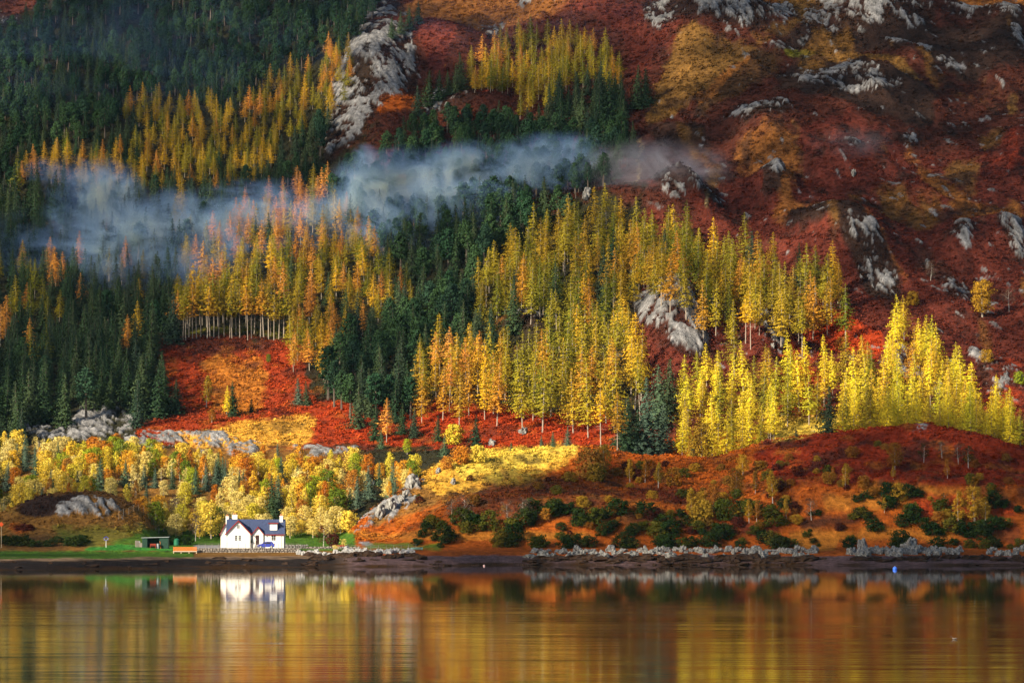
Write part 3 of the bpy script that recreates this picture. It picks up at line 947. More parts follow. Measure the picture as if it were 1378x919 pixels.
# ------------------------------------------------------------------ the forest
# outline of the crowns, [(shape, colour, share)], spacing m, height m, where it stands
G_, O_, A_, L_ = 'gold', 'olive', 'amber', 'lemon'
ZONES = [
    ('top', [(-130, -110), (560, -110), (500, 10), (470, 45), (440, 78), (400, 92), (360, 122), (300, 138), (245, 142), (200, 135), (150, 165), (95, 196), (45, 222), (20, 240), (-130, 300), (-130, 60), (0, 40), (62, 4)],
     [('pine', 'pine', .62), ('spruce', 'spruce', .38)], 3.8, (8, 11), 'in the dark wood above the yellow larch band'),
    ('west', [(-130, 230), (25, 235), (90, 245), (140, 262), (260, 252), (330, 250), (300, 290), (250, 320), (235, 370), (235, 455), (205, 470), (238, 540), (248, 556), (205, 562), (150, 550), (90, 572), (-130, 578)],
     [('spruce', 'spruce', .90), ('pine', 'pine', .06), ('larch', A_, .02), ('larch', O_, .02)], 5.2, (10.5, 16), 'in the dark plantation beside the red clearing'),
    ('westmix', [(-130, 370), (40, 340), (130, 300), (220, 350), (190, 400), (120, 420), (60, 470), (-130, 480)],
     [('spruce', 'spruce', .72), ('larch', A_, .15), ('larch', O_, .13)], 5.2, (9, 13), 'under the drifting mist among dark spruces'),
    ('band', [(22, 240), (50, 204), (95, 188), (118, 196), (150, 165), (155, 142), (200, 126), (250, 133), (300, 128), (350, 118), (400, 82), (440, 62), (458, 52), (478, 78), (470, 115), (445, 150), (430, 190), (400, 212), (370, 232), (335, 248), (260, 250), (170, 250), (130, 262), (85, 245), (60, 225)],
     [('larch', G_, .52), ('larch', O_, .38), ('larch', A_, .05), ('spruce', 'spruce', .05)], 3.7, (7.5, 10.5), 'in the long yellow band across the upper slope'),
    ('notch', [(375, 195), (400, 170), (430, 165), (440, 200), (420, 225), (380, 240), (340, 250), (250, 262), (170, 258), (150, 250), (250, 240), (340, 236)],
     [('spruce', 'spruce', .8), ('pine', 'pine', .2)], 4.6, (8, 12), 'along the foot of the yellow larch band'),
    ('gap', [(95, 186), (125, 176), (165, 168), (205, 160), (190, 142), (210, 138), (208, 165), (150, 190), (110, 205)], [('spruce', 'spruce', 1)], 4.6, (7.5, 10), 'in the dark notch in the yellow larch band'),
    ('mistdark', [(430, 240), (500, 205), (560, 162), (640, 150), (700, 152), (760, 148), (855, 168), (852, 212), (800, 242), (720, 252), (660, 270), (600, 290), (560, 320), (520, 345), (490, 300), (450, 265)],
     [('pine', 'pine', .8), ('spruce', 'spruce', .2)], 4.0, (8.5, 12), 'in the pine wood veiled by blue mist'),
    ('diag', [(240, 350), (262, 325), (300, 288), (360, 262), (400, 248), (432, 232), (455, 262), (498, 298), (520, 342), (568, 368), (556, 395), (500, 420), (455, 455), (440, 500), (398, 512), (384, 470), (380, 438), (300, 400), (235, 420), (232, 390)],
     [('larch', O_, .50), ('larch', G_, .28), ('larch', A_, .19), ('spruce', 'spruce', .03)], 4.9, (9.5, 13), 'on the diagonal slope below the mist'),
    ('pinkedge', [(262, 325), (300, 285), (360, 258), (400, 244), (434, 228), (448, 252), (400, 275), (350, 300), (300, 330)], [('larch', A_, .8), ('larch', O_, .2)], 5.0, (9, 12), 'at the hazy upper edge of the diagonal slope'),
    ('midlarch', [(628, 84), (642, 60), (700, 42), (780, 46), (832, 68), (840, 112), (800, 112), (760, 128), (700, 142), (640, 120)], [('larch', O_, .72), ('larch', G_, .25), ('larch', A_, .03)], 3.4, (8.5, 12), 'in the pale stand among the high crags'),
    ('midspruce', [(735, 135), (770, 100), (800, 92), (838, 118), (842, 165), (730, 160)], [('spruce', 'spruce', 1)], 5.0, (10, 14), 'below the pale larch stand among the crags'),
    ('corespruce', [(500, 340), (560, 320), (600, 286), (660, 256), (722, 250), (775, 284), (742, 302), (702, 318), (680, 335), (648, 345), (640, 372), (640, 400), (664, 430), (664, 462), (600, 458), (565, 480), (556, 545), (480, 560), (444, 540), (438, 500), (455, 450), (505, 412), (560, 392), (570, 365), (520, 345)],
     [('spruce', 'spruce', .55), ('pine', 'pine', .45)], 5.0, (11, 15.5), 'in the dark wedge of conifers between two larch stands'),
    ('main', [(640, 372), (648, 340), (702, 320), (722, 300), (770, 282), (790, 274), (850, 280), (900, 302), (960, 322), (1050, 342), (1128, 366), (1140, 425), (1110, 448), (1060, 440), (1000, 440), (940, 415), (900, 405), (862, 405), (845, 430), (850, 450), (760, 445), (738, 430), (680, 440), (640, 425)],
     [('larch', O_, .49), ('larch', G_, .27), ('stem', O_, .13), ('stem', G_, .07), ('spruce', 'spruce', .04)], 5.2, (11.5, 18), 'in the great larch stand above the grey crag'),
    ('frontleft', [(562, 480), (590, 466), (680, 462), (692, 540), (640, 550), (560, 545)], [('larch', G_, .56), ('larch', O_, .32), ('stem', A_, .12)], 5.8, (14, 18), 'in the golden stand along the scarlet bracken'),
    ('front', [(690, 470), (760, 456), (848, 452), (866, 480), (880, 520), (840, 545), (830, 572), (790, 560), (700, 548)], [('larch', O_, .45), ('larch', G_, .25), ('stem', O_, .2), ('stem', G_, .1)], 6.0, (16, 21), 'in the sunlit larch stand below the grey crag'),
    ('sunny', [(905, 520), (950, 480), (1010, 468), (1040, 500), (1046, 560), (1030, 590), (960, 600), (880, 600), (880, 560)], [('larch', L_, .66), ('larch', O_, .22), ('stem', L_, .12)], 5.2, (10, 16.5), 'in the bright larches behind the front hill'),
    ('sunmid', [(1060, 475), (1120, 478), (1180, 480), (1200, 520), (1200, 570), (1150, 575), (1130, 560), (1060, 540)], [('larch', L_, .75), ('larch', O_, .25)], 6.0, (12, 17), 'among the gaps above the dark knoll'),
    ('sunright', [(1190, 470), (1205, 430), (1220, 415), (1240, 432), (1262, 460), (1292, 482), (1312, 525), (1345, 545), (1385, 580), (1300, 576), (1190, 568), (1180, 520)],
     [('larch', L_, .88), ('larch', G_, .12)], 5.0, (10, 16.5), 'in the brilliant yellow stand above the dark knoll'),
    ('sunfoot', [(840, 585), (880, 596), (1000, 606), (1060, 590), (1060, 602), (1000, 612), (860, 612)], [('larch', L_, .6), ('spruce', 'spruce', .2), ('broad', 'leaf_ochre', .2)], 6.5, (8, 12), 'low behind the crest of the front hill'),
    ('wood', [(-130, 600), (60, 598), (150, 602), (240, 615), (360, 616), (480, 622), (560, 628), (545, 652), (500, 688), (478, 704), (390, 712), (215, 708), (-130, 715)],
     [('broad', 'leaf_yellow', .17), ('broad', 'leaf_orange', .13), ('birch', 'leaf_yellow', .13), ('birch', 'leaf_orange', .13), ('broad', 'leaf_pale', .11), ('broad', 'leaf_green', .10), ('birch', 'leaf_pale', .07), ('spruce', 'silver', .085), ('spruce', 'spruce', .025), ('bare', 'leaf_pale', .10), ('larch', G_, .03)],
     3.1, (3.8, 7.8), 'in the autumn wood behind the white house'),
    ('woodlow', [(215, 672), (300, 680), (390, 686), (470, 690), (470, 712), (215, 712)], [('broad', 'leaf_pale', .45), ('broad', 'leaf_yellow', .35), ('birch', 'leaf_pale', .2)], 3.4, (3.6, 6.5), 'at the sunny foot of the wood behind the house'),
]
CLEAR = [
    [(205, 462), (385, 458), (395, 505), (430, 510), (445, 545), (480, 566), (600, 570), (830, 590), (830, 604), (600, 606), (480, 600), (260, 606), (185, 590), (190, 560), (248, 552), (215, 500)],
    [(848, 424), (880, 413), (922, 438), (952, 470), (945, 512), (908, 508), (866, 470)], [(670, 458), (738, 438), (738, 464), (690, 470)], [(1018, 452), (1060, 478), (1050, 512), (1020, 500)],
    [(1070, 452), (1160, 462), (1185, 500), (1170, 500), (1100, 480)], [(28, 574), (88, 572), (150, 548), (186, 556), (180, 584), (100, 596), (36, 594)], [(596, 350), (640, 345), (622, 366)],
    [(590, 122), (700, 130), (700, 146), (590, 140)], [(820, 262), (1000, 310), (1000, 318), (900, 296), (800, 274)], [(140, 62), (195, 12), (200, 22), (165, 60)], [(-130, -60), (92, -20), (62, 4), (0, 42), (-130, 60)],
]
WHAT = {('bare', 'leaf_pale'): 'thin pale tree with few cream leaves', ('spruce', 'spruce'): 'dark green spruce', ('pine', 'pine'): 'deep green pine with a rounded crown', ('spruce', 'silver'): 'blue green spruce', ('larch', G_): 'golden larch', ('larch', O_): 'olive green larch', ('larch', A_): 'amber larch',
        ('larch', L_): 'lemon yellow larch', ('stem', G_): 'golden larch on a long bare stem', ('stem', O_): 'olive larch on a long bare stem', ('stem', A_): 'amber larch on a long bare stem', ('stem', L_): 'lemon yellow larch on a bare stem',
        ('broad', 'leaf_yellow'): 'round yellow broadleaf tree', ('broad', 'leaf_orange'): 'round orange broadleaf tree', ('birch', 'leaf_yellow'): 'slim yellow birch', ('birch', 'leaf_orange'): 'slim orange birch', ('broad', 'leaf_pale'): 'pale cream broadleaf tree',
        ('birch', 'leaf_pale'): 'slim pale birch', ('broad', 'leaf_green'): 'round green broadleaf tree', ('broad', 'leaf_ochre'): 'ochre broadleaf tree'}
clear_m = np.zeros((RHN, RWN), dtype=np.float32)
for p in CLEAR:
    clear_m = np.maximum(clear_m, poly_mask(p))
TREES = []      # dicts of all scattered trees
step = 2.4
gy = np.arange(888, 1500, step)
gx = np.arange(-320, 320, step)
GX, GY = np.meshgrid(gx, gy)
GX = (GX + rng.uniform(-1.4, 1.4, GX.shape)).ravel()
GY = (GY + rng.uniform(-1.4, 1.4, GY.shape)).ravel()
pxx = CX + F * GX / GY
ok = (pxx > -115) & (pxx < 1490)
GX, GY, pxx = GX[ok], GY[ok], pxx[ok]
GZ = terrain_z(GX, GY)
bx, by = project(GX, GY, GZ)
zid = np.full(len(GX), -1)
for i, (zn, poly, mix, sp, hh, ph) in enumerate(ZONES):
    hm = 0.5 * (hh[0] + hh[1])
    pm = poly_mask(poly)
    cy_ = by - 0.50 * hm * F / GY
    inside = sample(pm, bx, cy_) > 0.5
    if zn in ('wood', 'woodlow'):
        inside &= (GY < 1002) & (GY > 897)
    elif zn == 'sunfoot':
        inside &= (GY > 940) & (GY < 1002)
    else:
        inside &= GY > 958
    zid[inside] = i
cleared = sample(clear_m, bx, by - 2) > 0.5
cleared |= sample(clear_m, bx, by - 0.25 * 14 * F / GY) > 0.5
lowwood = np.array([ZONES[i][0] in ('wood', 'woodlow', 'sunfoot') if i >= 0 else False for i in zid])
zid[cleared & ~lowwood] = -1
order = rng.permutation(len(GX))
cell = {}
dens = fbm(GX / 16.0, GY / 20.0, 3, 131)
for i in order:
    k = zid[i]
    if k < 0:
        continue
    zn, poly, mix, sp, hh, ph = ZONES[k]
    sp *= 1.0 + 0.35 * max(0.0, float(dens[i]))
    x, y = GX[i], GY[i]
    ci, cj = int(x // 4), int(y // 4)
    bad = False
    for a in (-2, -1, 0, 1, 2):
        for b_ in (-2, -1, 0, 1, 2):
            for (xx, yy) in cell.get((ci + a, cj + b_), ()):
                if (xx - x) ** 2 + (yy - y) ** 2 < (sp * 0.86) ** 2:
                    bad = True
    if bad:
        continue
    cell.setdefault((ci, cj), []).append((x, y))
    u_ = rng.random()
    # colours drift in patches
    drift = 0.30 * float(perlin(x / 22.0, y / 30.0, 141)) * 1.6
    u_ = min(0.999, max(0.0, u_ + drift))
    c_ = 0
    pick = mix[-1]
    for e in mix:
        c_ += e[2]
        if u_ < c_:
            pick = e
            break
    H = rng.uniform(*hh)
    if pick[0] == 'spruce' and zn == 'wood':
        H *= 1.05
    TREES.append(dict(sh=pick[0], mt=pick[1], X=float(x), Y=float(y), Z=float(GZ[i]), H=float(H), zone=k))
# the row of bare-stemmed larches on the upper edge of the red clearing
for k in range(44):
    px = 238 + 150 * (k % 27) / 26.0 + random.uniform(-3, 3)
    X, Y, z = ground_at(px, 459 if k < 27 else 455, 1000)
    Y += random.uniform(0, 5) if k < 27 else random.uniform(8, 24)
    X = (px - CX) / F * Y
    TREES.append(dict(sh='stem', mt=random.choice([O_, O_, G_]), X=X, Y=Y, Z=tz(X, Y), H=random.uniform(14.5, 17.5), zone=-2))
TREES = [t_ for t_ in TREES if not (t_['zone'] >= 0 and ZONES[t_['zone']][0] == 'diag' and 232 < CX + F * t_['X'] / t_['Y'] < 384 and t_['Y'] < 1135)]
SPRB = [(870, 36, 574), (1115, 15, 560), (898, 16, 520)]
SPR = [(10, 660), (35, 634), (48, 640), (134, 662), (169, 656), (195, 656), (209, 656), (232, 658), (263, 664), (278, 660), (291, 652), (366, 700), (374, 690), (480, 684), (497, 672), (510, 655), (470, 694), (284, 725)]


def hides(t_):
    a, b_ = project(t_['X'], t_['Y'], t_['Z'])
    if any(abs(a - p) < w3 and b_ > q3 for p, w3, q3 in SPRB) and t_['Y'] < 1060:
        return True
    return any(abs(a - p) < 11 and q_ - 4 < b_ < q_ + 34 for p, q_ in SPR)


TREES = [t_ for t_ in TREES if not (t_['zone'] >= 0 and ZONES[t_['zone']][0] in ('wood', 'woodlow', 'front', 'sunny', 'sunmid', 'sunfoot') and hides(t_))]
# how much of each the picture shows: nearest first over a coarse raster
TREES.sort(key=lambda t_: t_['Y'])
occ = np.zeros((320, 700), dtype=bool)
for t_ in TREES:
    a, b_ = project(t_['X'], t_['Y'], t_['Z'])
    h = t_['H'] * F / t_['Y']
    half = max(2.0, h * 0.14)
    x0, x1 = int(max(0, (a - half) / 2)), int(min(700, (a + half) / 2 + 1))
    y0, y1 = int(max(0, (b_ - h) / 2 - 5)), int(min(319, b_ / 2 + 1))
    t_['vis'] = 0
    t_['px'] = a
    if x1 > x0 and y1 > y0 and b_ > 0:
        t_['vis'] = int((~occ[y0:y1, x0:x1]).sum())
        occ[y0 + (y1 - y0) // 5:y1, x0:x1] = True
print('trees', len(TREES), {k: sum(1 for t_ in TREES if KIND[t_['sh']] == k) for k in set(KIND.values())})
LIMIT = {'bare_tree': 150, 'spruce_tree': 268, 'pine_tree': 285, 'larch_tree': 285, 'broadleaf_tree': 270, 'birch_tree': 255}
rest = {}
used = {}
for t_ in sorted(TREES, key=lambda q_: -q_['vis']):
    kd = KIND[t_['sh']]
    used[kd] = used.get(kd, 0) + 1
    if used[kd] <= LIMIT[kd] and t_['vis'] > 3:
        ph = 'in the row on the upper edge of the red clearing' if t_['zone'] == -2 else ZONES[t_['zone']][5]
        lab = WHAT[t_['sh'], t_['mt']] + ' ' + ph
        lab = ' '.join(lab.split()[:16])
        o = plant(t_['sh'], t_['mt'], t_['X'], t_['Y'], t_['H'], lab, WHAT[t_['sh'], t_['mt']] + 's ' + ph, t_['Z'] - .15, random.uniform(.88, 1.12))
    else:
        rest.setdefault(kd, []).append(t_)


def scatter_nodes(name, trees, label):
    """one object of kind stuff that carries the remaining, smaller-looking trees of a kind"""
    combos = sorted({(t_['sh'], v, t_['mt']) for t_ in trees for v in range(NV[t_['sh']])})
    pc = bpy.data.collections.new(name + ' shapes')
    objs = []
    for i, c in enumerate(combos):
        ob = bpy.data.objects.new('%s_%03d' % (name, i), both_obj(*c))
        pc.objects.link(ob)
    ix = {c: i for i, c in enumerate(combos)}
    pts = [(t_['X'], t_['Y'], t_['Z'] - .15) for t_ in trees]
    me = bpy.data.meshes.new(name)
    me.from_pydata(pts, [], [])
    a1 = me.attributes.new('pick', 'INT', 'POINT')
    a2 = me.attributes.new('size', 'FLOAT_VECTOR', 'POINT')
    a3 = me.attributes.new('turn', 'FLOAT_VECTOR', 'POINT')
    for i, t_ in enumerate(trees):
        v = random.randrange(NV[t_['sh']])
        s = t_['H'] / SHAPES[t_['sh'], v][2]
        k = random.uniform(0.92, 1.22)
        a1.data[i].value = ix[t_['sh'], v, t_['mt']]
        a2.data[i].vector = (s * k, s * k, s)
        a3.data[i].vector = (random.uniform(-.03, .03), random.uniform(-.03, .03), random.uniform(0, 6.28))
    g = bpy.data.node_groups.new(name, 'GeometryNodeTree')
    g.interface.new_socket('Geometry', in_out='INPUT', socket_type='NodeSocketGeometry')
    g.interface.new_socket('Geometry', in_out='OUTPUT', socket_type='NodeSocketGeometry')
    gi = g.nodes.new('NodeGroupInput')
    go = g.nodes.new('NodeGroupOutput')
    ip = g.nodes.new('GeometryNodeInstanceOnPoints')
    ci = g.nodes.new('GeometryNodeCollectionInfo')
    ci.inputs['Collection'].default_value = pc
    ci.inputs['Separate Children'].default_value = True
    ci.inputs['Reset Children'].default_value = True

    def attr(nm, ty):
        n = g.nodes.new('GeometryNodeInputNamedAttribute')
        n.data_type = ty
        n.inputs['Name'].default_value = nm
        return n.outputs['Attribute']
    g.links.new(gi.outputs[0], ip.inputs['Points'])
    g.links.new(ci.outputs[0], ip.inputs['Instance'])
    ip.inputs['Pick Instance'].default_value = True
    g.links.new(attr('pick', 'INT'), ip.inputs['Instance Index'])
    g.links.new(attr('turn', 'FLOAT_VECTOR'), ip.inputs['Rotation'])
    g.links.new(attr('size', 'FLOAT_VECTOR'), ip.inputs['Scale'])
    g.links.new(ip.outputs[0], go.inputs[0])
    o = link(name, me)
    md = o.modifiers.new('scatter', 'NODES')
    md.node_group = g
    tag(o, label, kind='stuff')
    return o


for kd, nm in (('spruce_tree', 'spruce_forest'), ('pine_tree', 'pine_forest'), ('larch_tree', 'larch_forest'), ('broadleaf_tree', 'broadleaf_wood'), ('birch_tree', 'birch_wood'), ('bare_tree', 'thin_tree_wood')):
    if rest.get(kd):
        scatter_nodes(nm, rest[kd], None)

# clumps of bracken, grass and heather on the open ground: too many to count, one object
sel = (PXg > -30) & (PXg < 1410) & (PYg > -20) & (PYg < 738) & (YY > 862) & (rock < .3) & (C[..., 0] > 0.033)
sel &= ~((PXg > 215) & (PXg < 470) & (YY < 900)) & ~((PXg < 480) & (YY > 898) & (YY < 1003)) & (C[..., 1] < C[..., 0])
ii = np.flatnonzero(sel.ravel())
ii = rng.choice(ii, 42000, replace=False)
cp = verts[ii]
cc = C.reshape(-1, 3)[ii] * rng.uniform(.8, 1.2, (len(ii), 1))
me = bpy.data.meshes.new('bracken')
me.vertices.add(len(ii))
me.vertices.foreach_set('co', cp.astype(np.float32).ravel())
a1 = me.attributes.new('tint', 'FLOAT_COLOR', 'POINT')
a1.data.foreach_set('color', np.concatenate([cc, np.ones((len(ii), 1))], axis=1).astype(np.float32).ravel())
a2 = me.attributes.new('size', 'FLOAT', 'POINT')
a2.data.foreach_set('value', (rng.uniform(.5, 1.25, len(ii)) * (cp[:, 1] / 1000.0)).astype(np.float32))
a3 = me.attributes.new('turn', 'FLOAT_VECTOR', 'POINT')
a3.data.foreach_set('vector', np.stack([np.zeros(len(ii)), np.zeros(len(ii)), rng.uniform(0, 6.28, len(ii))], axis=1).astype(np.float32).ravel())
mb_ = bpy.data.materials.new('bracken fronds')
mb_.use_nodes = True
t = mb_.node_tree
an = N(t, 'ShaderNodeAttribute', attribute_name='tint', attribute_type='INSTANCER')
t.nodes['Principled BSDF'].inputs['Roughness'].default_value = 1.0
t.nodes['Principled BSDF'].inputs['Specular IOR Level'].default_value = 0.0
t.links.new(an.outputs['Color'], t.nodes['Principled BSDF'].inputs['Base Color'])
pc = bpy.data.collections.new('bracken shapes')
for i in range(3):
    r_ = np.random.default_rng(900 + i)
    d = r_.normal(size=(34, 3))
    d /= np.linalg.norm(d, axis=1, keepdims=True)
    d[:, 2] = np.abs(d[:, 2])
    v_, f_ = leaves(d * np.array([.75, .75, .5]) * r_.uniform(.4, 1.1, (34, 1)), d + r_.normal(size=(34, 3)) * .4 + np.array([0, 0, .5]), np.full(34, .2), r_)
    pc.objects.link(bpy.data.objects.new('bracken_%d' % i, mesh_from('frond', v_, f_, mb_)))
g = bpy.data.node_groups.new('bracken', 'GeometryNodeTree')
g.interface.new_socket('Geometry', in_out='INPUT', socket_type='NodeSocketGeometry')
g.interface.new_socket('Geometry', in_out='OUTPUT', socket_type='NodeSocketGeometry')
gi, go = g.nodes.new('NodeGroupInput'), g.nodes.new('NodeGroupOutput')
ip, ci = g.nodes.new('GeometryNodeInstanceOnPoints'), g.nodes.new('GeometryNodeCollectionInfo')
ci.inputs['Collection'].default_value = pc
ci.inputs['Separate Children'].default_value = True
ci.inputs['Reset Children'].default_value = True
ip.inputs['Pick Instance'].default_value = True
for nm, ty, sock in (('size', 'FLOAT', 'Scale'), ('turn', 'FLOAT_VECTOR', 'Rotation')):
    n = g.nodes.new('GeometryNodeInputNamedAttribute')
    n.data_type = ty
    n.inputs['Name'].default_value = nm
    g.links.new(n.outputs['Attribute'], ip.inputs[sock])
g.links.new(gi.outputs[0], ip.inputs['Points'])
g.links.new(ci.outputs[0], ip.inputs['Instance'])
g.links.new(ip.outputs[0], go.inputs[0])
o = link('bracken', me)
o.modifiers.new('scatter', 'NODES').node_group = g
tag(o, kind='stuff')

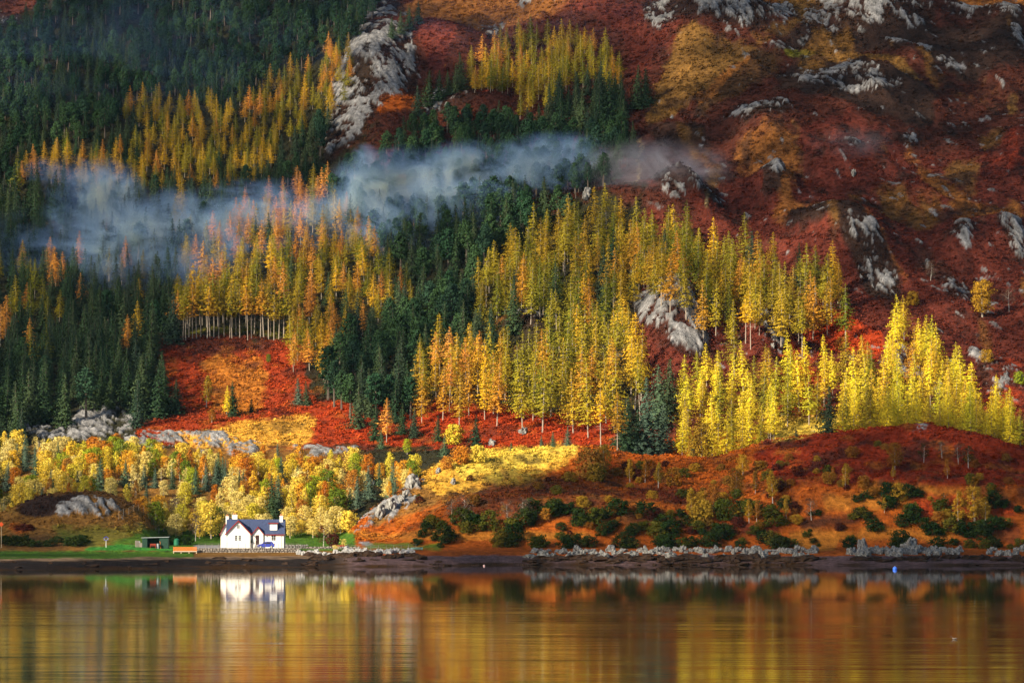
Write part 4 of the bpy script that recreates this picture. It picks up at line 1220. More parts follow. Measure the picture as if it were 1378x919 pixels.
# ---- trees that stand alone, each placed where the photograph shows it: shape, colour, base px, base row, height in rows, label
SOLO = [
    ('larch', 'lemon', 305, 562, 43, 'bright yellow larch standing alone in the red clearing'), ('birch', 'leaf_ochre', 278, 549, 46, 'thin olive birch in the red clearing beside the bright yellow larch'),
    ('spruce', 'spruce', 313, 560, 48, 'dark spruce close behind the bright yellow larch in the clearing'), ('broad', 'leaf_brown', 285, 570, 20, 'small russet tree at the lower edge of the red clearing'),
    ('spruce', 'spruce', 338, 556, 20, 'low dark spruce on the grassy slope of the clearing'), ('broad', 'leaf_green', 362, 490, 13, 'tiny round green tree high in the red clearing'),
    ('spruce', 'silver', 402, 545, 36, 'paler of the two blue green spruces side by side beside the clearing'), ('spruce', 'spruce', 413, 546, 34, 'darker of the two spruces side by side beside the clearing'),
    ('spruce', 'spruce', 195, 568, 16, 'small dark spruce on the rocks below the plantation corner'), ('spruce', 'spruce', 214, 562, 68, 'big dark spruce at the corner of the plantation by the clearing'),
    ('spruce', 'spruce', 238, 557, 48, 'shorter spruce leaning out at the plantation corner'), ('spruce', 'spruce', 190, 556, 80, 'tall spruce second from the plantation corner'),
    ('spruce', 'spruce', 483, 576, 62, 'spruce at the foot of the dark wedge above the scarlet bracken'), ('spruce', 'spruce', 505, 592, 50, 'narrow spruce beside the thin amber larch over scarlet bracken'),
    ('larch', 'amber', 520, 596, 62, 'thin amber larch standing among small spruces on scarlet bracken'), ('spruce', 'spruce', 541, 585, 42, 'slimmer dark spruce next to the broad spruce on scarlet bracken'),
    ('spruce', 'spruce', 557, 590, 42, 'broad spruce on the scarlet bracken above the front hill'), ('spruce', 'silver', 514, 604, 26, 'small pale spruce at the rocky lip below the scarlet bracken'),
    ('spruce', 'spruce', 590, 596, 36, 'narrow spruce beside the round yellow bush on the bracken'), ('spruce', 'silver', 598, 614, 30, 'blue green spruce just below the round yellow bush'),
    ('spruce', 'spruce', 640, 600, 42, 'pointed spruce standing alone on scarlet bracken'), ('spruce', 'silver', 729, 604, 18, 'smallest of the three young blue green spruces behind the golden crest'),
    ('spruce', 'silver', 744, 604, 24, 'middle one of the three young blue green spruces behind the golden crest'), ('spruce', 'silver', 764, 605, 32, 'tallest of the three young blue green spruces behind the golden crest'),
    ('spruce', 'silver', 688, 606, 13, 'tiny blue green spruce on the golden crest of the front hill'), ('broad', 'leaf_green', 548, 612, 22, 'low green tree above the autumn wood'),
    ('spruce', 'spruce', 1115, 596, 78, 'large dark spruce alone among the yellow larches above the knoll'), ('spruce', 'silver', 1071, 606, 30, 'small blue green spruce at the knoll edge'),
    ('spruce', 'silver', 870, 612, 105, 'broad grey green spruce, tallest of the dark group amid yellow larches'), ('spruce', 'spruce', 845, 612, 80, 'spruce at the outer side of the dark group amid yellow larches'),
    ('spruce', 'silver', 890, 612, 70, 'short grey green spruce of the dark group amid yellow larches'), ('spruce', 'spruce', 858, 612, 62, 'low spruce in front of the dark group amid yellow larches'),
    ('spruce', 'spruce', 898, 560, 78, 'spruce rising just below the grey crag'), ('spruce', 'silver', 888, 575, 85, 'grey green spruce below the grey crag'),
    ('spruce', 'silver', 932, 614, 26, 'small silvery spruce low among bright larches'), ('spruce', 'spruce', 857, 147, 60, 'broad dark spruce on the open bracken high on the slope'),
    ('spruce', 'spruce', 868, 143, 52, 'shoulder to shoulder spruce at the edge of the high open bracken'), ('spruce', 'spruce', 822, 165, 68, 'huge dark spruce under the pale larch stand'), ('spruce', 'spruce', 806, 158, 62, 'tall dark spruce beside the huge one under the pale larch stand'),
    ('spruce', 'spruce', 576, 145, 50, 'dark spruce on the red bracken ledge among high crags'), ('spruce', 'spruce', 590, 137, 42, 'second dark spruce on the bracken ledge among high crags'),
    ('spruce', 'spruce', 562, 158, 42, 'lowest dark spruce on the bracken ledge among high crags'), ('spruce', 'spruce', 604, 128, 34, 'small dark spruce at the top of the bracken ledge'), ('spruce', 'spruce', 621, 122, 52, 'narrow dark spruce against the pale larch stand'),
    ('spruce', 'spruce', 613, 126, 40, 'slight dark spruce beside the narrow one against the pale stand'), ('spruce', 'spruce', 466, 62, 45, 'dark spruce above the tip of the yellow larch band'), ('spruce', 'spruce', 460, 58, 34, 'small spruce beside the one above the yellow band tip'),
    ('spruce', 'spruce', 563, 34, 32, 'dark conifer at the top of the high ledge'), ('spruce', 'spruce', 551, 42, 34, 'dark conifer one step down the high ledge'), ('spruce', 'spruce', 539, 48, 32, 'dark conifer in the middle of the high ledge'),
    ('spruce', 'spruce', 527, 53, 30, 'dark conifer at the low end of the high ledge'), ('spruce', 'spruce', 683, 70, 26, 'small dark spruce at the upper edge of the pale larch stand'),
    ('larch', 'amber', 30, 368, 46, 'glowing orange larch alone in the dark plantation'), ('larch', 'amber', 70, 395, 52, 'faded amber larch in the dark plantation'),
    ('broad', 'leaf_ochre', 1322, 428, 52, 'broad ochre tree alone on the open bracken slope'), ('bare', 'twig', 1358, 420, 34, 'bare grey tree on the open bracken slope by the ochre tree'), ('bare', 'twig', 1252, 378, 28, 'bare grey tree beside pale rocks on the bracken slope'),
    ('bush', 'leaf_yellow', 611, 598, 28, 'round yellow bush on the scarlet bracken'), ('bush', 'leaf_brown', 1132, 472, 18, 'dull brown bush on the scarlet shoulder above yellow larches'), ('bush', 'leaf_ochre', 1328, 490, 18, 'small orange bush on the stony bracken slope'),
    ('bush', 'leaf_green', 1372, 518, 18, 'low green bush on the stony bracken slope'), ('bush', 'leaf_ochre', 1228, 412, 20, 'ochre bush above the tip of the brilliant yellow stand'),
    # the wood behind the house
    ('spruce', 'silver', 10, 660, 40, 'blue green spruce at the far end of the autumn wood'), ('spruce', 'silver', 35, 634, 28, 'first of two blue green spruces above the grassy knoll'), ('spruce', 'silver', 48, 640, 26, 'second of two blue green spruces above the grassy knoll'),
    ('spruce', 'silver', 134, 662, 46, 'broad pale spruce directly above the rocky knoll'), ('spruce', 'silver', 169, 656, 38, 'narrow pale spruce above the rocky knoll shoulder'), ('spruce', 'silver', 195, 656, 30, 'blue green spruce of the pair above the netting fence, broader one'),
    ('spruce', 'silver', 209, 656, 28, 'blue green spruce of the pair above the netting fence, slimmer one'), ('spruce', 'spruce', 232, 658, 30, 'dark green spruce between pale spruces in the autumn wood'), ('spruce', 'silver', 263, 664, 38, 'pale spruce, first of three in line uphill of the house'),
    ('spruce', 'silver', 278, 660, 38, 'pale spruce, middle of three in line uphill of the house'), ('spruce', 'silver', 291, 652, 34, 'pale spruce, last of three in line uphill of the house'), ('spruce', 'spruce', 366, 700, 62, 'tall dark green spruce rising behind the white house'),
    ('spruce', 'silver', 374, 690, 52, 'blue green spruce behind the white house roof'), ('spruce', 'silver', 480, 684, 44, 'blue green spruce beside the front hill slope'), ('spruce', 'silver', 497, 672, 46, 'taller blue green spruce beside the front hill slope'),
    ('spruce', 'silver', 510, 655, 34, 'pale spruce above the white boulder'), ('spruce', 'spruce', 470, 694, 38, 'dark spruce at the low end of the front hill slope'), ('spruce', 'silver', 555, 645, 30, 'blue green spruce over the brow of the front hill'),
    ('broad', 'leaf_green', 290, 722, 42, 'glowing lime green tree behind the white house chimneys'), ('broad', 'leaf_yellow', 284, 725, 52, 'tall bright yellow tree at the house gable'), ('bush', 'leaf_yellow', 452, 715, 30, 'lemon bush below the front hill'), ('bush', 'leaf_yellow', 468, 714, 28, 'bright lemon bush at the hill foot'),
    ('bare', 'twig', 263, 728, 40, 'dark twiggy tree on the lawn by the house'), ('bare', 'twig', 237, 708, 44, 'pale bare tree above the green tank'), ('bare', 'purple', 435, 738, 34, 'dark red twiggy tree by the stone wall beside the house'),
    ('bush', 'purple', 448, 737, 20, 'dark low bush beside the twiggy red tree'), ('shrub', 'shrub', 235, 733, 12, 'dark clipped bush nearer the shed'), ('shrub', 'shrub', 252, 733, 12, 'dark clipped bush nearer the house'),
    # front hill
    ('bush', 'leaf_orange', 794, 645, 42, 'orange bush on the brow of the front hill, nearest the golden grass'), ('broad', 'leaf_ochre', 812, 640, 42, 'ochre tree on the brow of the front hill'), ('bush', 'leaf_ochre', 801, 648, 26, 'low ochre bush beneath the trees on the brow'), ('bush', 'leaf_olive', 806, 648, 22, 'green bush beneath the trees on the brow'),
    ('birch', 'leaf_ochre', 848, 650, 34, 'small ochre birch on the brow of the front hill'), ('birch', 'leaf_brown', 868, 650, 34, 'russet birch on the dark brow'), ('birch', 'leaf_ochre', 886, 658, 36, 'ochre birch in the dark thicket'), ('bush', 'leaf_brown', 905, 655, 26, 'brown bush in the dark thicket'),
    ('bush', 'leaf_orange', 622, 625, 26, 'big golden bush against the golden crest'), ('bush', 'leaf_yellow', 644, 622, 24, 'yellow bush against the golden crest'), ('bush', 'leaf_orange', 602, 632, 18, 'orange bush at the slope of the golden crest'),
    ('bare', 'twig', 608, 706, 34, 'silver stemmed bare tree, first on the front hill'), ('bare', 'twig', 626, 708, 42, 'silver stemmed bare tree, taller beside the first'), ('bare', 'twig', 683, 706, 34, 'silver stemmed bare tree above the green shore shrubs'), ('bare', 'twig', 706, 708, 38, 'bare tree with white stem above the shore shrubs'),
    ('bush', 'leaf_olive', 658, 714, 28, 'wide olive green bush between the bare silver trees'), ('bush', 'leaf_olive', 752, 688, 14, 'small green bush on the rust slope'), ('bush', 'leaf_brown', 735, 702, 18, 'brown bush on the rust slope'),
    ('birch', 'leaf_ochre', 932, 705, 50, 'large ochre birch above the white shore rocks'), ('bush', 'leaf_ochre', 945, 708, 34, 'bushy ochre birch beside the large one'), ('broad', 'leaf_brown', 960, 690, 40, 'dull brown tree in the thicket above the shore'), ('bush', 'leaf_olive', 974, 700, 30, 'green bush in the thicket'),
    ('birch', 'leaf_ochre', 1008, 706, 34, 'short ochre birch beside the dense green bush'), ('birch', 'leaf_orange', 1018, 704, 32, 'orange birch beside the dense green bush'), ('bush', 'leaf_olive', 1040, 708, 30, 'dense dark green bush on the red knoll'), ('birch', 'leaf_ochre', 1040, 680, 48, 'tall ochre birch above the dense green bush'),
    ('birch', 'leaf_brown', 1016, 668, 34, 'russet birch in the thicket top'), ('broad', 'leaf_brown', 990, 668, 40, 'brown tree in the thicket top'), ('broad', 'leaf_ochre', 1000, 640, 30, 'ochre tree at the crest above the thicket'), ('birch', 'leaf_ochre', 1058, 700, 28, 'slim green gold birch at the end of the dense bush'),
    ('bare', 'twig', 1092, 702, 30, 'lone white stemmed bare tree on the heather'), ('birch', 'leaf_orange', 1121, 645, 16, 'tiny orange birch on the red knoll'), ('birch', 'leaf_ochre', 1138, 660, 38, 'yellow brown birch alone on the red knoll'), ('bush', 'leaf_brown', 1162, 662, 18, 'brown bush on the red knoll'),
    ('broad', 'leaf_brown', 1204, 632, 38, 'rust brown tree with stout stem on the red knoll'), ('bare', 'shrub', 1243, 624, 28, 'first white stemmed tree on the knoll top'), ('bare', 'twig', 1268, 618, 26, 'second white stemmed tree on the knoll top'), ('bare', 'twig', 1290, 625, 30, 'third white stemmed tree on the knoll top'), ('bare', 'shrub', 1303, 630, 32, 'fourth white stemmed tree on the knoll top'),
    ('birch', 'leaf_orange', 1275, 645, 28, 'orange brown birch below the white stemmed trees'), ('bush', 'leaf_olive', 1305, 656, 16, 'flat green bush on the ridge of the knoll'), ('birch', 'leaf_ochre', 1202, 650, 20, 'small ochre birch under the rust brown tree'),
    ('birch', 'leaf_ochre', 1190, 692, 22, 'small ochre birch on the orange grass'), ('birch', 'leaf_olive', 1233, 706, 28, 'slim green birch on the red slope'), ('bush', 'leaf_ochre', 1210, 676, 24, 'ochre bush on the orange grass'), ('bare', 'shrub', 1270, 690, 24, 'dark tree on the red slope above the shore'),
    ('birch', 'leaf_ochre', 1290, 708, 50, 'ochre birch, first of the group on the lower red slope'), ('broad', 'leaf_ochre', 1312, 706, 52, 'broad ochre tree, tallest of the group on the lower red slope'), ('birch', 'leaf_ochre', 1326, 706, 38, 'small ochre birch behind the tallest one'), ('bush', 'leaf_brown', 1263, 712, 20, 'brown bush on the lower red slope'),
]
for sh, mt, px, py, hpx, lab in SOLO:
    X, Y, z = ground_at(px, py, 840 if py > 612 else 958)
    fl = {'spruce': 1.25, 'bush': 1.0, 'bare': 1.1}.get(sh, 1.0)
    plant(sh, mt, X, Y, hpx * Y / F, lab, None, z - .1, fl)

# dark evergreen shrubs along the shore of the front hill
SHR = [(585, 740, 16), (600, 741, 24), (620, 742, 30), (638, 741, 26), (560, 738, 12), (575, 739, 18), (676, 741, 22), (692, 742, 32), (708, 742, 28), (724, 740, 22), (745, 738, 30), (762, 741, 24), (780, 742, 26), (800, 742, 32), (818, 741, 26), (836, 741, 30),
       (852, 742, 26), (868, 741, 22), (884, 742, 30), (900, 742, 24), (920, 741, 24), (938, 740, 26), (955, 740, 22), (972, 741, 24), (990, 740, 20), (1010, 741, 22), (1030, 741, 22), (1048, 741, 20), (1064, 741, 16), (1085, 742, 12), (1100, 742, 12), (1142, 742, 18),
       (1158, 741, 22), (1176, 742, 20), (1195, 741, 26), (1212, 742, 30), (1228, 741, 28), (1245, 742, 26), (1262, 741, 22), (1280, 742, 24), (1298, 742, 24), (1320, 741, 32), (1336, 741, 28), (1352, 742, 16), (1372, 742, 14)]
SH_ADJ = ['low', 'rounded', 'tall dense', 'ragged', 'broad']
SHR += [(a + random.uniform(-11, 11), b_, h * random.uniform(.5, .95)) for a, b_, h in SHR for _ in (0, 1)]
for i, (px, py, h) in enumerate(SHR):
    where = 'on the grass above the sandy cove' if px < 730 else 'above the long pale rocks of the front hill' if px < 1110 else 'above the pale rocks below the red knoll'
    Y = random.uniform(846, 862)
    X = x_of(px, Y)
    adj = 'low' if h < 20 else 'tall' if h > 28 else 'rounded'
    mt = random.choice(['shrub', 'shrub', 'shrub', 'leaf_olive'])
    cn = 'dark evergreen' if mt == 'shrub' else 'dull olive'
    plant('shrub' if h < 26 else 'bush', mt, X, Y, h * Y / F * random.uniform(.6, .95), '%s %s shrub %s' % (adj, cn, where), '%s shrubs %s' % (cn, where), None, 1.15)
for px, py, h in ((8, 741, 12), (20, 742, 14), (32, 742, 14), (48, 742, 10), (66, 743, 10), (78, 742, 9), (96, 742, 12), (104, 742, 14), (113, 743, 11), (40, 724, 8), (28, 716, 9), (36, 722, 10)):
    Y = random.uniform(846, 852) if py > 730 else 866
    plant('shrub', 'shrub' if py > 730 else 'purple', x_of(px, Y), Y, h * Y / F, 'low dark %s below the rocky knoll' % ('shrub on the shore bank' if py > 730 else 'red heather clump'), 'low shrubs below the rocky knoll', None, 1.5)
# low bushes dotted over the front hill and knoll
for k in range(130):
    px = random.uniform(560, 1375) if k % 2 else random.uniform(820, 1075)
    crestpy = np.interp(px, [560, 650, 750, 1000, 1130, 1250, 1378], [660, 625, 618, 622, 592, 586, 606])
    py = random.uniform(crestpy + 8, 722)
    X, Y, z = ground_at(px, py, 840)
    mt = random.choice(['leaf_brown', 'leaf_brown', 'leaf_brown', 'leaf_ochre', 'leaf_olive', 'leaf_ochre', 'purple'])
    wd = {'leaf_brown': 'russet', 'purple': 'dark red', 'leaf_olive': 'olive', 'leaf_ochre': 'ochre'}[mt]
    wh = 'scattered over the front hill' if px < 1000 else 'scattered over the red knoll'
    o = plant('bush', mt, X, Y, random.uniform(.9, 2.8), 'small %s bush %s' % (wd, wh), 'small %s bushes %s' % (wd, wh), z - .1, 1.3)

# ------------------------------------------------------------------ the white house
M['harl'] = plain('white harling', (0.76, 0.72, 0.64), .95, .1, .03, .6)
M['slate'] = plain('blue slate', (0.040, 0.055, 0.115), .55, .4, .25, 3.5)
M['redpaint'] = plain('dark red paint', (0.20, 0.014, 0.012), .6, .3, .1)
M['glass'] = plain('window glass', (0.008, 0.009, 0.010), .35, .2, .1)
M['whitepaint'] = plain('white paint', (0.80, 0.79, 0.76), .6, .3, .03)
M['darkwood'] = plain('dark door wood', (0.035, 0.012, 0.010), .6, .3, .2)
M['clay'] = plain('clay pots', (0.45, 0.20, 0.10), .9, .1)
M['step'] = plain('grey step stone', (0.22, 0.20, 0.18), .95, .1, .2)
M['pipe'] = plain('pale downpipe', (0.45, 0.33, 0.30), .6, .3)


def gable_roof(mb, x0, x1, y0, y1, ze, zr, th=0.12, over=0.25, axis='x'):
    """two slopes with thickness; ridge along axis"""
    if axis == 'x':
        ym = (y0 + y1) / 2
        sl_ = (zr - ze) / (ym - y0)
        a = [(y0 - over, ze - over * sl_), (ym, zr), (y1 + over, ze - over * sl_), (y1 + over, ze - over * sl_ + th), (ym, zr + th), (y0 - over, ze - over * sl_ + th)]
        mb.prism_x(a, x0 - over, x1 + over)
    else:
        xm = (x0 + x1) / 2
        sl_ = (zr - ze) / (xm - x0)
        a = [(x0 - over, ze - over * sl_), (xm, zr), (x1 + over, ze - over * sl_), (x1 + over, ze - over * sl_ + th), (xm, zr + th), (x0 - over, ze - over * sl_ + th)]
        mb.prism_y(a, y0 - over, y1)
    return mb


def verge(mb, x0, x1, ze, zr, y, over, th=0.13, d=0.20):
    """painted bargeboards on a front gable"""
    xm = (x0 + x1) / 2
    sl_ = (zr - ze) / (xm - x0)
    lo = ze - over * sl_
    mb.prism_y([(x0 - over, lo - d), (xm, zr - d), (xm, zr + th), (x0 - over, lo + th)], y - 0.05, y)
    mb.prism_y([(xm, zr - d), (x1 + over, lo - d), (x1 + over, lo + th), (xm, zr + th)], y - 0.05, y)
    return mb


def window(parent, x0, x1, z0, z1, y, nx=2, nz=3, name='window'):
    f = MB()
    fw = 0.05
    f.box(x0, x0 + fw, y - 0.05, y + 0.02, z0, z1).box(x1 - fw, x1, y - 0.05, y + 0.02, z0, z1)
    f.box(x0 + fw, x1 - fw, y - 0.05, y + 0.02, z0, z0 + fw).box(x0 + fw, x1 - fw, y - 0.05, y + 0.02, z1 - fw, z1)
    for k in range(1, nx):
        c = x0 + (x1 - x0) * k / nx
        f.box(c - .018, c + .018, y - 0.04, y + 0.01, z0 + fw, z1 - fw)
    for k in range(1, nz):
        c = z0 + (z1 - z0) * k / nz
        f.box(x0 + fw, x1 - fw, y - 0.036, y + 0.012, c - .018, c + .018)
    o = f.build(name, M['whitepaint'], parent)
    MB().box(x0 + .03, x1 - .03, y - 0.012, y + 0.03, z0 + .03, z1 - .03).build('pane', M['glass'], o)
    MB().box(x0 - .06, x1 + .06, y - 0.12, y, z0 - .12, z0 - .004).build('sill', M['whitepaint'], o)
    return o


HY = 852.0
PM = F / HY      # rows per metre at the house front


def hx(px):
    return (px - 341.0) / PM


def hz(py, Y=HY):
    return z_of(py, Y) - HZ0


hX = x_of(341.0, HY)
HZ0 = 3.45
house = thing('house', 'white harled cottage with dark blue slate roof and red gable trim by the water', 'house', (hX, HY, HZ0))
xa, xg, xr = hx(304.8), hx(337.6), hx(381.8)
ze, zr_, zb = 3.0, 5.95, -0.6
xgm = (xa + xg) / 2
apex = hz(700.5)
w_ = MB()
w_.prism_y([(xa, zb), (xg, zb), (xg, ze), (xgm, apex - .12), (xa, ze)], 0.0, 5.4)                # front gable block
w_.prism_x([(0.9, zb), (0.9, ze), (3.9, zr_ - .10), (6.9, ze), (6.9, zb)], xg - 0.02, xr)        # main range
pxm, pxa, pxb = hx(347.5), hx(338.8), hx(356.2)
w_.prism_y([(pxa + .25, zb + .01), (pxb - .3, zb + .01), (pxb - .3, 3.05), (pxm, hz(709.2) - .1), (pxa + .25, 3.05)], 0.55, 3.2)        # door gable
w_.build('wall', M['harl'], house)
w2 = MB()
w2.prism_y([(hx(295.2), zb), (hx(316), zb), (hx(316), ze + .1), (hx(305.6), 6.3), (hx(295.2), ze + .1)], 5.0, 12.0)
w2.build('rear_wing', M['harl'], house)
rf = MB()
gable_roof(rf, xg - .5, xr, 0.9, 6.9, ze, zr_, over=.22, axis='x')
rf2 = gable_roof(MB(), xa, xg, 0.0, 5.0, ze, apex, over=.28, axis='y')
rf3 = gable_roof(MB(), pxa + .25, pxb - .3, 0.55, 3.4, 3.0, hz(708.9), over=.25, axis='y')
rf4 = gable_roof(MB(), hx(295.2), hx(316), 5.0, 12.2, ze + .1, 6.38, over=.25, axis='y')
rfl = MB().prism_x([(0.9 - .2, ze - .15), (3.9, zr_ + .02), (6.9, ze), (6.9, ze + .1), (3.9, zr_ + .14), (0.7, ze - .03)], xa - .15, xg - .4)
roof = rf.build('roof', M['slate'], house)
rfl.build('gable_link_roof', M['slate'], house)
rf2.build('gable_roof', M['slate'], house)
rf3.build('porch_roof', M['slate'], house)
rf4.build('rear_roof', M['slate'], house)
vb = MB()
verge(vb, xa, xg, ze, apex, -.28, .28)
verge(vb, pxa + .25, pxb - .3, 3.0, hz(708.9), .30, .25, d=.16)
verge(vb, hx(295.2), hx(316), ze + .1, 6.38, 4.74, .25)
vb.build('bargeboard', M['redpaint'], house)
MB().box(pxb + .0, xr + .2, .58, .66, 2.62, 2.80).build('gutter', M['redpaint'], house)
for a, b_, yy, h0, h1 in ((hx(302.2), hx(306.2), 4.4, 5.0, hz(694.6)), (hx(308.8), hx(316), 8.6, 5.4, hz(692.6)), (hx(375.4), hx(379.8), 3.3, 5.0, hz(694.0))):
    ch = MB().box(a, b_, yy, yy + .9, h0, h1 - .12).box(a - .07, b_ + .07, yy - .07, yy + .97, h1 - .12, h1).build('chimney', M['harl'], house)
    for q_ in (.3, .7):
        c = a + (b_ - a) * q_
        MB().tube((c, yy + .45, h1 - .02), (c, yy + .45, h1 + .38), .13, .11, 8).build('chimney_pot', M['clay'], ch)
window(house, hx(316.3), hx(320.0), hz(727.6), hz(719.8), 0, 2, 3)
window(house, hx(321.1), hx(324.8), hz(727.6), hz(719.8), 0, 2, 3)
window(house, hx(318.9), hx(323.1), hz(711.2), hz(705.8), 0, 2, 3)
window(house, hx(365.0), hx(371.2), hz(727.4), hz(719.6), .9, 2, 3)
dr = MB().box(hx(344.2), hx(348.8), .50, .56, .55, hz(719.8)).build('door', M['darkwood'], house)
MB().box(hx(345), hx(345.4), .44, .50, 1.5, 1.65).build('handle', M['whitepaint'], dr)
MB().box(hx(342.8), hx(350.0), -.6, .54, -.3, .22).box(hx(343.4), hx(349.6), -.1, .545, .2, .50).build('doorstep', M['step'], house)
# dormer in the slates
dx0, dx1 = hx(361.4), hx(373.6)
dz0, dz1 = hz(712.8, 853.6), hz(703.2, 853.6)
dm = MB().box(dx0 + .12, dx1 - .08, 1.45, 4.0, dz0 - .3, dz1 - .12).build('dormer', M['slate'], house)
MB().prism_x([(1.2, dz1 - .16), (4.1, dz1 + .02), (4.1, dz1 + .16), (1.2, dz1 - .02)], dx0 - .1, dx1 + .12).build('dormer_roof', M['slate'], dm)
MB().box(dx0 - .1, dx1 + .12, 1.12, 1.197, dz1 - .22, dz1 + .0).build('fascia', M['redpaint'], dm)
MB().box(hx(363.0), hx(372.8), 1.38, 1.447, dz0 - .05, dz1 - .26).build('front_panel', M['whitepaint'], dm)
for c in (hx(305.6), hx(336.6)):
    MB().tube((c, -.06, -.2), (c, -.06, 2.9), .035, n=6).build('downpipe', M['pipe'], house)
MB().tube((hx(378.8), .82, -.2), (hx(378.8), .82, 2.6), .035, n=6).build('downpipe', M['pipe'], house)
fb = thing('flower_basket', 'dark hanging basket of plants on the white wall beside the door', 'flower basket', (hX + hx(338.2), HY + .25, HZ0 + 1.15))
MB().tube((0, 0, -.25), (0, 0, .05), .1, .3, 10).build('basket', M['darkwood'], fb)
v_, f_ = leaves(rng.normal(size=(90, 3)) * .16 + np.array([0, 0, .18]), rng.normal(size=(90, 3)), np.full(90, .09), rng)
link('plant', mesh_from('plant', v_, f_, M['shrub']), fb)

# blue hatchback in front of the door
M['carblue'] = plain('blue car paint', (0.012, 0.030, 0.30), .25, .6, .04)
M['tyre'] = plain('black rubber', (0.02, 0.02, 0.02), .8, .2)
M['rim'] = plain('silver alloy', (0.6, 0.6, 0.6), .35, .5, .05, metal=.6)
M['lamp'] = plain('clear lamp glass', (0.7, 0.72, 0.75), .15, .6, .03)
M['redlamp'] = plain('red lamp glass', (0.4, 0.01, 0.01), .2, .6, .03)
M['plastic'] = plain('black trim', (0.02, 0.02, 0.022), .6, .3)
cX, cY = x_of(358.6, HY - 3.2), HY - 3.2
car = thing('car', 'small blue hatchback parked before the white cottage door', 'car', (cX, cY, tz(cX, cY) + .02), 0)
side = [(-1.82, .30), (1.78, .30), (1.86, .55), (1.84, .92), (1.62, 1.02), (1.40, 1.34), (1.10, 1.44), (0.2, 1.46), (-.35, 1.36), (-.95, .98), (-1.55, .86), (-1.82, .68)]
bm = MB()
ys = [(-.80, .93), (-.72, 1.0), (.72, 1.0), (.80, .93)]
n_ = len(side)
vv = []
for (yy, k) in ys:
    for (x, z) in side:
        tuck = 1.0 if z < 1.0 else 0.86
        vv.append((x * (0.985 if abs(yy) > .75 else 1), yy * tuck, .3 + (z - .3) * (k if z > 1.2 else 1)))
ff = [[n_ * j + i, n_ * (j + 1) + i, n_ * (j + 1) + (i + 1) % n_, n_ * j + (i + 1) % n_] for j in range(3) for i in range(n_)]
ff += [list(range(n_)), list(range(4 * n_ - 1, 3 * n_ - 1, -1))]
bm.add(vv, ff)
bm.build('body', M['carblue'], car)
for yy in (-1, 1):
    MB().prism_y([(-.72, 1.02), (.08, 1.02), (.08, 1.36), (-.30, 1.28)] if True else [], yy * .795 - .012, yy * .795 + .012).build('front_window', M['glass'], car)
    MB().prism_y([(.16, 1.02), (.98, 1.04), (.92, 1.36), (.16, 1.37)], yy * .795 - .012, yy * .795 + .012).build('rear_window', M['glass'], car)
    for x in (-1.18, 1.16):
        wh = MB().tube((x, yy * .66, .31), (x, yy * .83, .31), .31, n=18).build('wheel', M['tyre'], car)
        MB().tube((x, yy * .825, .31), (x, yy * .84, .31), .20, n=12).build('rim', M['rim'], wh)
    MB().box(-1.80, -1.56, yy * .60 - .14, yy * .60 + .14, .66, .80).build('headlight', M['lamp'], car)
    MB().box(1.77, 1.87, yy * .66 - .08, yy * .66 + .08, .72, 1.0).build('tail_light', M['redlamp'], car)
MB().prism_y([(-.98, .99), (-.93, .985), (-.40, 1.33), (-.46, 1.345)], -.62, .62).build('windscreen', M['glass'], car)
MB().box(-1.88, -1.80, -.72, .72, .30, .52).build('bumper', M['plastic'], car)

# ------------------------------------------------------------------ walls, fences, shed and deck
M['stone'] = plain('rubble stone', (0.26, 0.225, 0.19), .95, .1, .45, 2.2, bump=.6)
M['palestone'] = plain('pale shore rock', (0.20, 0.19, 0.175), .95, .1, .8, 3.2, bump=1.0)
M['greystone'] = plain('grey rock', (0.30, 0.29, 0.28), .95, .1, .35, 1.2, bump=.8)
M['weedrock'] = plain('weed covered rock', (0.032, 0.016, 0.008), .8, .2, .4, 1.0, bump=.8)
M['mortar'] = plain('dark wall core', (0.055, 0.045, 0.04), .95, .1, .3)
M['postwood'] = plain('weathered fence wood', (0.22, 0.19, 0.16), .9, .1)
M['orangewood'] = plain('orange stained timber', (0.56, 0.17, 0.035), .7, .2, .25, 6)
M['palewood'] = plain('pale timber', (0.50, 0.40, 0.28), .8, .2)
M['shedgreen'] = plain('dark green boards', (0.010, 0.040, 0.026), .7, .3, .2, 4)
M['shedin'] = plain('shed dark inside', (0.012, 0.012, 0.012), .9, .1)
M['felt'] = plain('grey roofing', (0.30, 0.33, 0.33), .8, .2)
M['rustred'] = plain('red brown paint', (0.22, 0.035, 0.02), .7, .2)
M['metal'] = plain('dull metal', (0.30, 0.32, 0.34), .5, .4, .1, metal=.4)
M['tankgreen'] = plain('green plastic tank', (0.03, 0.24, 0.12), .5, .4)
M['signblue'] = plain('blue paint', (0.03, 0.05, 0.55), .5, .4, .05)
M['signorange'] = plain('orange red marker paint', (0.80, 0.10, 0.02), .5, .3, .05)
M['buoyblue'] = plain('bright blue buoy', (0.05, 0.18, 0.85), .4, .4, .05)
M['buoypink'] = plain('faded pink buoy', (0.75, 0.45, 0.42), .5, .4, .05)
M['feather'] = plain('grey brown feathers', (0.13, 0.10, 0.08), .8, .2, .3, 8)
M['featherwhite'] = plain('white feathers', (0.75, 0.72, 0.68), .8, .2, .1)


